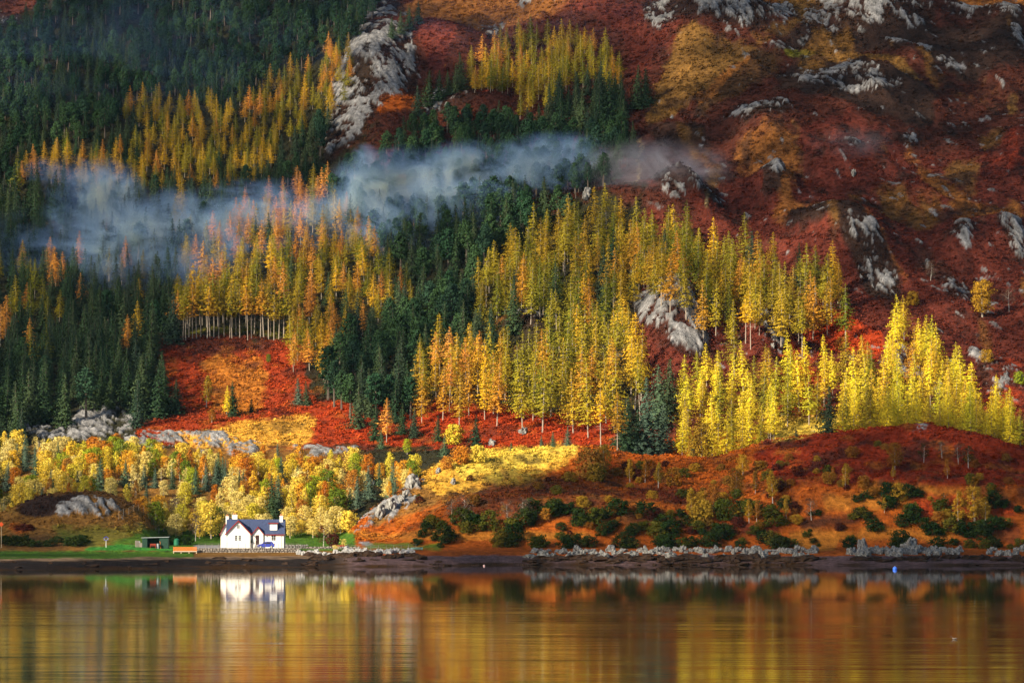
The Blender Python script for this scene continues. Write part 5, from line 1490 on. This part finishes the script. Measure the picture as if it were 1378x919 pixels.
def lump(seed, rx, ry, rz, det=3, rough=.35):
    """a broken rock: a sphere pushed in and out by noise and planed"""
    import bmesh
    bm_ = bmesh.new()
    bmesh.ops.create_icosphere(bm_, subdivisions=det, radius=1.0)
    r = np.random.default_rng(seed)
    P = np.array([v.co[:] for v in bm_.verts])
    for k in range(9):
        nrm = r.normal(size=3)
        nrm /= np.linalg.norm(nrm)
        d_ = r.uniform(.55, .9)
        s = P @ nrm
        P = P - np.maximum(0, s - d_)[:, None] * nrm
    o = r.uniform(0, 100)
    nz = fbm(P[:, 0] * 2.2 + o, P[:, 1] * 2.2 + P[:, 2] * 1.7, 3, int(seed) % 97)
    P *= (1 + 1.5 * rough * nz)[:, None]
    F_ = [[v.index for v in f.verts] for f in bm_.faces]
    bm_.free()
    return P * np.array([rx, ry, rz]), F_


def stone_wall(name, label, x0p, x1p, Y, z0, z1, thick, rows, seed, lm='stone'):
    xa_, xb_ = x_of(x0p, Y), x_of(x1p, Y)
    root = thing(name, label, 'stone wall', ((xa_ + xb_) / 2, Y, z0))
    hl = (xb_ - xa_) / 2
    MB().box(-hl, hl, .06, thick, -.5, z1 - z0 - .05).build('wall_core', M['mortar'], root)
    V, FF = [], []
    r = np.random.default_rng(seed)
    off = 0
    rh = (z1 - z0) / rows
    for k in range(rows):
        x = -hl
        while x < hl:
            ln = r.uniform(.28, .8) * (rh / .3)
            P, F_ = lump(int(r.integers(1e6)), ln * .54, .16, rh * .56, 1, .25)
            P = P + np.array([x + ln / 2, .05 + r.uniform(-.03, .03), (k + .5) * rh + r.uniform(-.04, .04)])
            V.append(P)
            FF += [[i + off for i in q_] for q_ in F_]
            off += len(P)
            x += ln
    link('stonework', mesh_from('stonework', np.concatenate(V), FF, M[lm]), root)
    return root


wallr = stone_wall('retaining_wall', 'brown rubble stone retaining wall between the cottage yard and the beach', 265.5, 402, 839.0, 1.45, 3.45, 2.6, 6, 5)
stone_wall('garden_wall', 'low pale rubble wall running on beside the cottage past the dark red tree', 384, 412, 846.0, 3.1, 4.15, .5, 3, 9, 'palestone')
stone_wall('field_dyke', 'long low dark dry stone wall between the red tree and the road', 412, 484, 844.5, 3.0, 3.75, .5, 2, 11)


def fence(name, label, pts, h, npost, rails, mt, cat='fence', mesh_rows=0, r_=.04, zfix=None):
    P = [Vector((x, y, tz(x, y) if zfix is None else zfix)) for x, y in pts]
    root = thing(name, label, cat, P[0])
    A, B = P[0], P[-1]
    seq = []
    for i in range(npost):
        t_ = i / (npost - 1) * (len(P) - 1)
        k = min(len(P) - 2, int(t_))
        q_ = P[k].lerp(P[k + 1], t_ - k)
        q_.z = tz(q_.x, q_.y) if zfix is None else zfix
        seq.append(q_ - P[0])
    for q_ in seq:
        MB().tube(q_ - Vector((0, 0, .3)), q_ + Vector((0, 0, h)), r_ * 1.3, r_ * 1.2, 6).build('post', M[mt], root)
    for rr in rails:
        b = MB()
        for a, c in zip(seq[:-1], seq[1:]):
            b.tube(a + Vector((0, 0, h * rr)), c + Vector((0, 0, h * rr)), r_ * .7, n=4)
        b.build('rail', M[mt], root)
    return root


fence('yard_railing', 'thin grey rail with slim posts along the top of the retaining wall', [(x_of(268, 839.4), 839.4), (x_of(402, 839.4), 839.4)], .95, 16, (1.0, .55), 'postwood', 'railing', r_=.035, zfix=3.45)
fence('deer_fence', 'tall netting fence on thin posts climbing the bank behind the shed', [(x_of(160, 872), 872), (x_of(178, 880), 880), (x_of(196, 888), 888), (x_of(214, 897), 897)], 1.8, 9, (1.0, .75, .5, .25), 'postwood', r_=.03)
fence('field_fence', 'weathered post and wire fence beside the grey road at the hill foot', [(x_of(468, 843), 843), (x_of(515, 843), 843), (x_of(560, 845), 845)], 1.1, 10, (.95, .6, .3), 'postwood', r_=.04)

# timber deck
dX, dYy = x_of(249.6, 838), 838.0
deck = thing('deck', 'orange timber deck with picket railing on pale posts over the beach', 'deck', (dX, dYy, 1.4))
hw = 16.0 / F * 838
MB().box(-hw, hw, -.2, 3.2, 1.25, 1.42).build('platform', M['palewood'], deck)
for k in range(26):
    if k == 0:
        pk = MB()
    x = -hw + .1 + (2 * hw - .2) * k / 25
    pk.box(x - .07, x + .07, -.16, -.12, 1.45, 2.32)
pk.build('picket', M['orangewood'], deck)
MB().box(-hw, hw, -.12, -.06, 2.18, 2.3).box(-hw, hw, -.12, -.06, 1.55, 1.65).build('rail', M['orangewood'], deck)
for x in (-hw + .1, -hw / 3, hw / 3, hw - .1):
    MB().box(x - .09, x + .09, -.1, .08, -.6, 1.24).build('post', M['palewood'], deck)

# shed
sY = 846.0
sX = x_of(209.5, sY)
sz = tz(sX, sY)
shed = thing('shed', 'dark green flat roofed timber shed open at the front on the lawn', 'shed', (sX, sY, sz))
a_ = 17.6 / F * sY
MB().box(-a_, a_, 2.2, 2.35, -.2, 2.25).build('back_wall', M['shedgreen'], shed)
MB().box(-a_, -a_ + .12, 0, 2.19, -.2, 2.2).build('side_wall', M['shedgreen'], shed)
MB().box(a_ - .12, a_, 0, 2.19, -.2, 2.35).build('side_wall', M['shedgreen'], shed)
MB().box(-a_ + .125, -a_ + 1.1, .0, .08, -.2, 2.15).build('front_panel', M['shedgreen'], shed)
MB().box(.9, a_ - .125, .0, .08, -.2, 2.3).build('front_panel', M['shedgreen'], shed)
MB().prism_y([(-a_ - .15, 2.20), (a_ + .15, 2.36), (a_ + .15, 2.46), (-a_ - .15, 2.30)], -.25, 2.5).build('roof', M['felt'], shed)
bn = thing('bench', 'red brown painted garden bench in front of the green shed', 'bench', (x_of(206.5, sY - .9), sY - .9, tz(x_of(206.5, sY - .9), sY - .9)))
MB().box(-.65, .65, -.25, .25, .42, .48).build('seat', M['rustred'], bn)
MB().box(-.65, .65, .22, .27, .62, 1.0).build('backrest', M['rustred'], bn)
for x in (-.58, .58):
    for y in (-.2, .2):
        MB().box(x - .05, x + .05, y - .04, y + .04, -.05, .419 if y < 0 else .62).build('leg', M['rustred'], bn)
bi = thing('water_butt', 'grey metal barrel standing at the open front of the green shed', 'barrel', (x_of(213.4, sY - .6), sY - .6, tz(x_of(213.4, sY - .6), sY - .6) - .03))
MB().tube((0, 0, 0), (0, 0, 1.0), .26, .3, 14).build('barrel', M['metal'], bi)
MB().tube((0, 0, 1.002), (0, 0, 1.06), .32, .3, 14).build('lid', M['metal'], bi)
lg = MB().tube((0, 0, -.1), (-.25, .55, 1.6), .06, .04, 6).build('pole', M['orangewood'], None, (x_of(217, sY - .6), sY - .6, tz(x_of(217, sY - .6), sY - .6)))
lg.name = 'timber_pole'
tag(lg, 'bare timber pole leaning on the green shed', 'pole')
wp = thing('log_store', 'low grey timber log store beside the green shed', 'log store', (x_of(188.5, sY), sY, tz(x_of(188.5, sY), sY)))
MB().box(-.2, 1.35, .3, 1.2, -.1, .95).build('log_pile', M['postwood'], wp)
for x in (-.9, -.62, -.34):
    MB().box(x - .1, x + .1, .2, .3, -.2, 1.45).build('post', M['postwood'], wp)
MB().box(-.95, .1, .31, .34, .4, 1.35).build('back_panel', M['felt'], wp)
tX, tY = x_of(238, 880), 880.0
tk = thing('garden_tank', 'green plastic water tank on the lawn above the clipped bushes', 'tank', (tX, tY, tz(tX, tY)))
MB().tube((0, 0, -.2), (0, 0, 1.35), .62, .6, 20).build('tank', M['tankgreen'], tk)
MB().tube((0, 0, 1.352), (0, 0, 1.55), .6, .2, 20).build('lid', M['tankgreen'], tk)
bX, bY = x_of(143.4, 845), 845.0
bt = thing('bird_table', 'white pole with blue painted bird table on the bright lawn', 'bird table', (bX, bY, tz(bX, bY)))
MB().tube((0, 0, -.2), (0, 0, 1.6), .06, n=8).build('pole', M['whitepaint'], bt)
MB().box(-.45, .45, -.3, .3, 1.6, 1.68).build('tray', M['signblue'], bt)
MB().prism_y([(-.55, 1.95), (0, 2.3), (.55, 1.95), (.55, 2.02), (0, 2.37), (-.55, 2.02)], -.35, .35).build('roof', M['signblue'], bt)
for x in (-.4, .4):
    MB().box(x - .03, x + .03, -.03, .03, 1.682, 2.0).build('strut', M['whitepaint'], bt)
nX, nY = x_of(2.6, 845), 845.0
nm_ = thing('marker_sign', 'orange red diamond marker on a tall pale pole on the shore bank', 'marker', (nX, nY, tz(nX, nY)))
MB().tube((0, 0, -.3), (0, 0, 5.2), .07, .06, 8).build('pole', M['palewood'], nm_)
MB().prism_y([(0, 4.55), (.5, 5.1), (0, 5.65), (-.5, 5.1)], -.12, -.07).build('diamond_board', M['signorange'], nm_)
for px, lab in ((454.5, 'clump of red garden flowers in front of the dry stone wall'), (461, 'pink red garden flowers at the end of the flower bed')):
    X, Y = x_of(px, 846.5), 846.5
    v_, f_ = leaves(rng.normal(size=(160, 3)) * np.array([.5, .3, .22]) + np.array([0, 0, .35]), rng.normal(size=(160, 3)), np.full(160, .12), rng)
    tag(link('flower_clump', mesh_from('flower_clump', v_, f_, foliage('garden flowers', [(0.35, .02, .04), (.45, .05, .05)])), None, (X, Y, tz(X, Y))), lab, 'flowers')
for px, lab, h in ((462.5, 'pale pampas grass tuft by the flower bed', 2.0), (451.8, 'small straw coloured grass tuft on the shore bank by the dark wall', 1.2)):
    X, Y = x_of(px, 847 if h > 1.5 else 841), 847 if h > 1.5 else 841
    n = 160
    c = rng.normal(size=(n, 3)) * np.array([.3, .3, 0]) + np.stack([np.zeros(n), np.zeros(n), rng.uniform(.1, h, n)], axis=1)
    v_, f_ = leaves(c, rng.normal(size=(n, 3)) * np.array([1, 1, .05]), np.full(n, .22), rng, .3)
    tag(link('grass_tuft', mesh_from('grass_tuft', v_, f_, M['leaf_pale']), None, (X, Y, tz(X, Y))), lab, 'grass tuft')

# ------------------------------------------------------------------ rocks
rock_mesh = {}


def rock(px, Y, wpx_, hpx, label, mt='palestone', group=None, sink=.35, name='rock', dep=1.0):
    k = (random.randrange(7), mt)
    if k not in rock_mesh:
        P, F_ = lump(900 + k[0] * 13, 1, 1, 1, 3, .45)
        rock_mesh[k] = mesh_from('rock', P, F_, M[mt])
    X = x_of(px, Y)
    rx, rz_ = wpx_ / 2 / F * Y, hpx / F * Y
    o = link(name, rock_mesh[k], None, (X, Y, tz(X, Y) + rz_ * (0.5 - sink)))
    o.scale = (rx, max(rx * .7, rz_) * dep, rz_)
    o.rotation_euler = (0, random.uniform(-.15, .15), random.uniform(-.3, .3))
    return tag(o, label, 'rock', group)


def strand(x0, x1, lo, hi, h0, h1, w0, w1, mt, lab, n, ybase=(834, 842)):
    for k in range(n):
        px = x0 + (x1 - x0) * (k + random.uniform(.1, .9)) / n
        hh = random.uniform(h0, h1)
        rock(px, random.uniform(*ybase), random.uniform(w0, w1), hh, lab, mt, lab + 's')


strand(712, 1096, 0, 0, 3, 8, 6, 18, 'palestone', 'pale broken rock in the long outcrop under the dark shrubs', 92)
strand(1142, 1292, 0, 0, 5, 10, 8, 20, 'palestone', 'pale broken rock in the outcrop below the red knoll', 38)
strand(1326, 1384, 0, 0, 4.5, 8, 8, 18, 'palestone', 'pale rock in the last outcrop along the shore', 9)
strand(462, 560, 0, 0, 4, 7, 8, 20, 'greystone', 'blue grey shore rock beside the sandy cove', 16, (834, 841))
strand(400, 470, 0, 0, 3, 6, 7, 16, 'greystone', 'dark grey shore rock below the dark red tree', 10, (832, 840))
strand(410, 575, 0, 0, 4, 7, 14, 34, 'weedrock', 'brown weed covered rock at the edge of the loch by the cove', 16, (820, 831))
strand(716, 1100, 0, 0, 3.5, 6.5, 16, 40, 'weedrock', 'brown weed covered rock below the long pale outcrop', 34, (830, 834))
strand(1150, 1384, 0, 0, 3.5, 5.5, 14, 34, 'weedrock', 'brown weed covered rock below the red knoll', 18, (827, 833))
for k in range(70):
    px = random.uniform(-5, 1385)
    Yw = float(np.interp(px, [0, 100, 300, 480, 560, 800, 1100, 1378], [775, 780, 795, 810, 814, 829, 825, 824]))
    rock(px, Yw + random.uniform(-1, 9 if px > 560 else 20), random.uniform(5, 26), random.uniform(1.2, 3.2), 'low dark weedy stone along the waterline', 'weedrock', 'low dark weedy stones along the waterline')
rock(1222, 845, 26, 15, 'tall grey white rock standing above the outcrop below the red knoll', 'palestone')
rock(1160, 845, 14, 14, 'upright lichen covered rock above the outcrop below the red knoll', 'palestone')
for px, py, wd, h, lab in ((556, 655, 20, 11, 'big white boulder near the brow of the front hill'), (546, 668, 12, 6, 'flat white rock just below the big white boulder'), (610, 652, 7, 5, 'small white rock on the golden slope'), (590, 636, 8, 4, 'small pale rock near the golden crest'),
                           (527, 684, 14, 9, 'pale rock in the middle of the tilted outcrop'), (512, 694, 14, 10, 'pale rock low in the tilted outcrop'), (500, 703, 12, 8, 'lowest pale rock of the tilted outcrop'), (541, 676, 11, 6, 'narrow pale rock high in the tilted outcrop'),
                           (662, 600, 10, 7, 'grey boulder in the bracken behind the golden crest'), (703, 583, 12, 6, 'white boulder among scarlet bracken under golden larches'), (790, 265, 14, 8, 'pale boulder on the maroon shoulder below the mist'),
                           (1040, 468, 6, 4, 'white stone by the yellow larches on the shoulder'), (1150, 235, 8, 5, 'white stone on the red slope high above')):
    X, Y, z = ground_at(px, py, 840 if py > 610 and py < 700 else 950)
    rock(px, Y, wd, h * 1.3, lab, 'palestone')

# ------------------------------------------------------------------ things on the water
def ball(r, n=16, m_=10):
    b = MB()
    V = []
    for j in range(1, m_):
        for i in range(n):
            a, c = 2 * math.pi * i / n, math.pi * j / m_
            V.append((r * math.sin(c) * math.cos(a), r * math.sin(c) * math.sin(a), r * math.cos(c)))
    V += [(0, 0, r), (0, 0, -r)]
    FF = [[j * n + i, (j + 1) * n + i, (j + 1) * n + (i + 1) % n, j * n + (i + 1) % n] for j in range(m_ - 2) for i in range(n)]
    t_ = len(V) - 2
    FF += [[t_, i, (i + 1) % n] for i in range(n)] + [[t_ + 1, (m_ - 2) * n + (i + 1) % n, (m_ - 2) * n + i] for i in range(n)]
    return b.add(V, FF)


for px, Y, r_, mt, lab in ((1203.5, 778, .45, 'buoyblue', 'bright blue round mooring buoy afloat below the red knoll'), (651.5, 816, .22, 'buoypink', 'small pale pink mooring buoy afloat by the sandy cove')):
    by_ = thing('mooring_buoy', lab, 'buoy', (x_of(px, Y), Y, r_ * .35))
    ball(r_).build('float', M[mt], by_, smooth=True)
    MB().tube((0, 0, r_ * .9), (0, 0, r_ * 1.25), r_ * .16, n=8).build('mooring_eye', M['metal'], by_)
# swimming bird
P = [(-.30, 0, .10, .03, .03), (-.22, 0, .10, .09, .07), (-.05, 0, .09, .13, .10), (.12, 0, .10, .11, .09), (.26, 0, .13, .05, .04), (.36, 0, .16, .015, .015)]
n = 10
V, FF = [], []
# head to tail rings of one body: bill, head, neck, breast, back, tail
rings = [(-.50, .30, .008, .008), (-.43, .30, .018, .014), (-.40, .31, .045, .045), (-.34, .31, .055, .055), (-.30, .26, .045, .05), (-.27, .18, .05, .06), (-.20, .11, .10, .09), (-.05, .08, .14, .11), (.12, .09, .13, .10), (.26, .12, .07, .05), (.38, .15, .02, .012)]
for (x, z, ry, rz2) in rings:
    for k in range(n):
        a = 2 * math.pi * k / n
        V.append((x + (rz2 * math.sin(a) * -.5 if -.36 < x < -.24 else 0), ry * math.cos(a), z + rz2 * math.sin(a)))
FF = [[n * j + k, n * j + (k + 1) % n, n * (j + 1) + (k + 1) % n, n * (j + 1) + k] for j in range(len(rings) - 1) for k in range(n)] + [list(range(n - 1, -1, -1)), [n * (len(rings) - 1) + k for k in range(n)]]
bd = link('duck', mesh_from('duck', V, FF, M['feather'], smooth=True), None, (x_of(1283, 404), 404, -.01))
bd.scale = (.95, .95, .95)
tag(bd, 'small brown duck swimming alone on the open water', 'duck')
# small boat on the shingle
bo = thing('rowing_boat', 'tiny pale green rowing boat pulled up on the rocks by the sandy cove', 'boat', (x_of(561, 842), 842, tz(x_of(561, 842), 842) + .25), R(15))
n = 9
V = []
for j in range(n):
    t_ = j / (n - 1)
    wv = .55 * math.sin(math.pi * min(1, .12 + t_ * .88 + .0)) ** .5 if t_ < 1 else .3
    x = -1.3 + 2.6 * t_
    V += [(x, -wv, .45), (x, -wv * .6, .05), (x, 0, -.05), (x, wv * .6, .05), (x, wv, .45)]
FF = [[5 * j + k, 5 * j + k + 1, 5 * (j + 1) + k + 1, 5 * (j + 1) + k] for j in range(n - 1) for k in range(4)]
M['boat'] = plain('pale green boat paint', (0.25, 0.50, 0.42), .5, .3)
hull = link('hull', mesh_from('hull', V, FF, M['boat']), bo)
sm_ = hull.modifiers.new('thick', 'SOLIDIFY')
sm_.thickness = .05
MB().box(-.2, .1, -.45, .45, .3, .35).build('thwart', M['palewood'], bo)

# ------------------------------------------------------------------ clouds added out of view, shaped from the shade wanted on the slope
SHADE = [  # outline on the ground, how much of the sun is kept off
    ([(-200, -200), (620, -200), (1600, -200), (1600, 330), (1150, 320), (1060, 330), (960, 300), (800, 255), (700, 300), (560, 335), (480, 260), (430, 262), (330, 300), (240, 370), (100, 380), (-200, 340)], .66),
    ([(840, -200), (1600, -200), (1600, 330), (1150, 320), (1060, 330), (960, 300), (840, 260)], .84),
    ([(-200, 300), (100, 370), (240, 360), (240, 560), (150, 556), (-200, 566)], .62),
    ([(240, 330), (440, 250), (520, 340), (570, 366), (500, 420), (440, 455), (240, 455)], .35),
    ([(440, 450), (560, 366), (520, 340), (720, 250), (760, 300), (640, 345), (660, 470), (560, 500), (540, 548), (440, 545)], .5),
    ([(640, 345), (780, 270), (1130, 360), (1140, 420), (860, 440), (640, 430)], .40),
    ([(1130, 320), (1600, 320), (1600, 440), (1250, 410), (1180, 430), (1130, 430)], .62), ([(1240, 400), (1600, 430), (1600, 520), (1330, 500)], .35),
    ([(1000, 622), (1040, 598), (1130, 584), (1250, 578), (1600, 600), (1600, 770), (1000, 770)], .84),
    ([(560, 700), (600, 680), (650, 650), (760, 634), (850, 625), (1010, 620), (1010, 770), (560, 770)], .50),
    ([(500, 722), (560, 690), (560, 770), (480, 770), (480, 750)], .5), ([(-200, 664), (40, 668), (190, 684), (215, 725), (120, 735), (-200, 745)], .62), ([(-200, 744), (200, 747), (200, 775), (-200, 775)], .5),
]
sh_m = np.zeros((RHN, RWN), dtype=np.float32)
for p, s in SHADE:
    m_ = poly_mask(p)
    sh_m = np.where(m_ > .5, s, sh_m)
sh_m = blur(sh_m, 3)
cs = 6.4
cgx, cgy = np.meshgrid(np.arange(-430, 430, cs), np.arange(770, 2500, cs * 1.3))
cgx = (cgx + rng.uniform(-3, 3, cgx.shape)).ravel()
cgy = (cgy + rng.uniform(-5, 5, cgy.shape)).ravel()
cpx = CX + F * cgx / cgy
k_ = (cpx > -260) & (cpx < 1640)
cgx, cgy, cpx = cgx[k_], cgy[k_], cpx[k_]
cgz = np.maximum(terrain_z(cgx, cgy), 0)
ca_, cb_ = project(cgx, cgy, cgz)
sv = sample(sh_m, ca_, cb_)
keep = rng.random(len(cgx)) < np.clip(sv * 1.0, 0, 1)
cgx, cgy, cgz = cgx[keep], cgy[keep], cgz[keep] + 5
alt = 900 + 90 * fbm(cgx / 120, cgy / 120, 3, 171) + rng.uniform(-25, 25, len(cgx))
tt = (alt - cgz) / SUN[2]
CP = np.stack([cgx, cgy, cgz], axis=1) + SUN[None, :] * tt[:, None]
for hh_ in (2.0, 6.0, 10.0):                       # puffs cut so sun reaches the walls: gap in the cloud over the cottage
    lp = CP - SUN[None, :] * ((CP[:, 2] - hh_) / SUN[2])[:, None]
    CP = CP[~((lp[:, 0] > -82) & (lp[:, 0] < -34) & (lp[:, 1] > 828) & (lp[:, 1] < 874))]
import bmesh
bi_ = bmesh.new()
bmesh.ops.create_icosphere(bi_, subdivisions=1, radius=1.0)
iv = np.array([v.co[:] for v in bi_.verts])
if_ = np.array([[v.index for v in f.verts] for f in bi_.faces])
bi_.free()
nP = len(CP)
rad = rng.uniform(3.6, 5.9, nP)
V = (CP[:, None, :] + iv[None] * rad[:, None, None]).reshape(-1, 3)
FF = (if_[None] + (np.arange(nP) * len(iv))[:, None, None]).reshape(-1, 3)
M['shade_cloud'] = plain('cloud white', (0.85, 0.85, 0.86), 1.0, 0.0, .03)
cl = link('shade_cloud', mesh_from('shade_cloud', V, FF, M['shade_cloud'], smooth=True))
tag(cl, kind='structure')
print('cloud puffs', nP)


# ------------------------------------------------------------------ drifting mist on the slope
def mist_mat(name, dens, scale, col=(0.62, 0.76, 1.0)):
    m = bpy.data.materials.new(name)
    m.use_nodes = True
    t = m.node_tree
    t.nodes.clear()
    tc = N(t, 'ShaderNodeTexCoord')
    ln = N(t, 'ShaderNodeVectorMath', operation='LENGTH')
    t.links.new(tc.outputs['Object'], ln.inputs[0])
    fo = N(t, 'ShaderNodeMapRange', interpolation_type='SMOOTHSTEP')
    for k, v in zip(('From Min', 'From Max', 'To Min', 'To Max'), (0.05, 1.0, 1.0, 0.0)):
        fo.inputs[k].default_value = v
    t.links.new(ln.outputs['Value'], fo.inputs[0])
    geo = N(t, 'ShaderNodeNewGeometry')
    mp = N(t, 'ShaderNodeMapping')
    mp.inputs['Scale'].default_value = (scale, scale * .8, scale * 1.5)
    mp.inputs['Rotation'].default_value = (0, R(-20), 0)
    t.links.new(geo.outputs['Position'], mp.inputs['Vector'])
    n = N(t, 'ShaderNodeTexNoise', i_Scale=1.0, i_Detail=5.0, i_Roughness=0.68, i_Distortion=1.8)
    t.links.new(mp.outputs[0], n.inputs['Vector'])
    r = N(t, 'ShaderNodeMapRange')
    for k, v in zip(('From Min', 'From Max', 'To Min', 'To Max'), (0.45, 0.62, 0.0, 1.1)):
        r.inputs[k].default_value = v
    t.links.new(n.outputs[0], r.inputs[0])
    mu = N(t, 'ShaderNodeMath', operation='MULTIPLY')
    t.links.new(fo.outputs[0], mu.inputs[0])
    t.links.new(r.outputs[0], mu.inputs[1])
    m2 = N(t, 'ShaderNodeMath', operation='MULTIPLY')
    m2.inputs[1].default_value = dens * 3.4
    t.links.new(mu.outputs[0], m2.inputs[0])
    v = N(t, 'ShaderNodeVolumeScatter')
    v.inputs['Color'].default_value = (*col, 1)
    v.inputs['Anisotropy'].default_value = 0.0
    t.links.new(m2.outputs[0], v.inputs['Density'])
    out = N(t, 'ShaderNodeOutputMaterial')
    t.links.new(v.outputs[0], out.inputs['Volume'])
    return m


MIST = [  # centre px, py, half width px, half height px, depth m, density, tilt
    (130, 285, 62, 58, 34, .060, 20), (165, 330, 80, 50, 34, .036, 0), (105, 250, 46, 30, 24, .030, 35), (225, 300, 80, 40, 30, .036, -6), (310, 285, 90, 34, 28, .030, -10), (200, 365, 110, 36, 26, .014, 0),
    (370, 300, 90, 50, 26, .013, -15), (470, 285, 80, 50, 30, .026, -22), (530, 250, 90, 42, 34, .040, -6), (545, 300, 90, 56, 26, .022, -30), (630, 238, 100, 40, 34, .042, -5), (740, 222, 80, 36, 32, .046, -4),
    (880, 226, 100, 34, 24, .016, 0), (935, 222, 46, 20, 16, .014, 0), (491, 212, 18, 16, 12, .05, 0), (50, 340, 80, 50, 26, .010, 0), (290, 335, 130, 50, 24, .010, 0), (600, 285, 100, 50, 24, .012, 0), (1150, 190, 60, 20, 16, .003, 0), (60, 232, 30, 16, 16, .03, 20), (150, 90, 330, 130, 60, .0009, 0), (700, 40, 420, 90, 50, .0004, 0)]
for i, (a, b_, hw_, hh_, dep_, de, tl) in enumerate(MIST):
    X, Y, z = ground_at(a, b_ + 6, 958)
    Y -= 14
    z = z_of(b_, Y)
    X = x_of(a, Y)
    P, F_ = [], None
    ob = ball(1.0, 20, 12)
    o = ob.build('mist', mist_mat('mist %d' % i, de, .045 if hw_ > 40 else .09, (0.28, 0.49, 1.0) if a < 820 or hw_ > 200 else (0.9, 0.82, 0.95)))
    o.location = (X, Y, z)
    o.scale = (hw_ / F * Y * 1.25, dep_ * 1.1, hh_ / F * Y * 1.35)
    o.rotation_euler = (R(12), R(tl), 0)
    tag(o, kind='stuff')
hb = MB().box(-2600, 2600, -60, 2620, -8, 620).build('haze', None)
mh = bpy.data.materials.new('thin air')
mh.use_nodes = True
t = mh.node_tree
t.nodes.clear()
pv = N(t, 'ShaderNodeVolumePrincipled')
pv.inputs['Color'].default_value = (0.40, 0.68, 1.0, 1)
pv.inputs['Density'].default_value = 0.000008
out = N(t, 'ShaderNodeOutputMaterial')
t.links.new(pv.outputs[0], out.inputs['Volume'])
hb.data.materials.clear()
hb.data.materials.append(mh)
tag(hb, kind='stuff')
print('done')
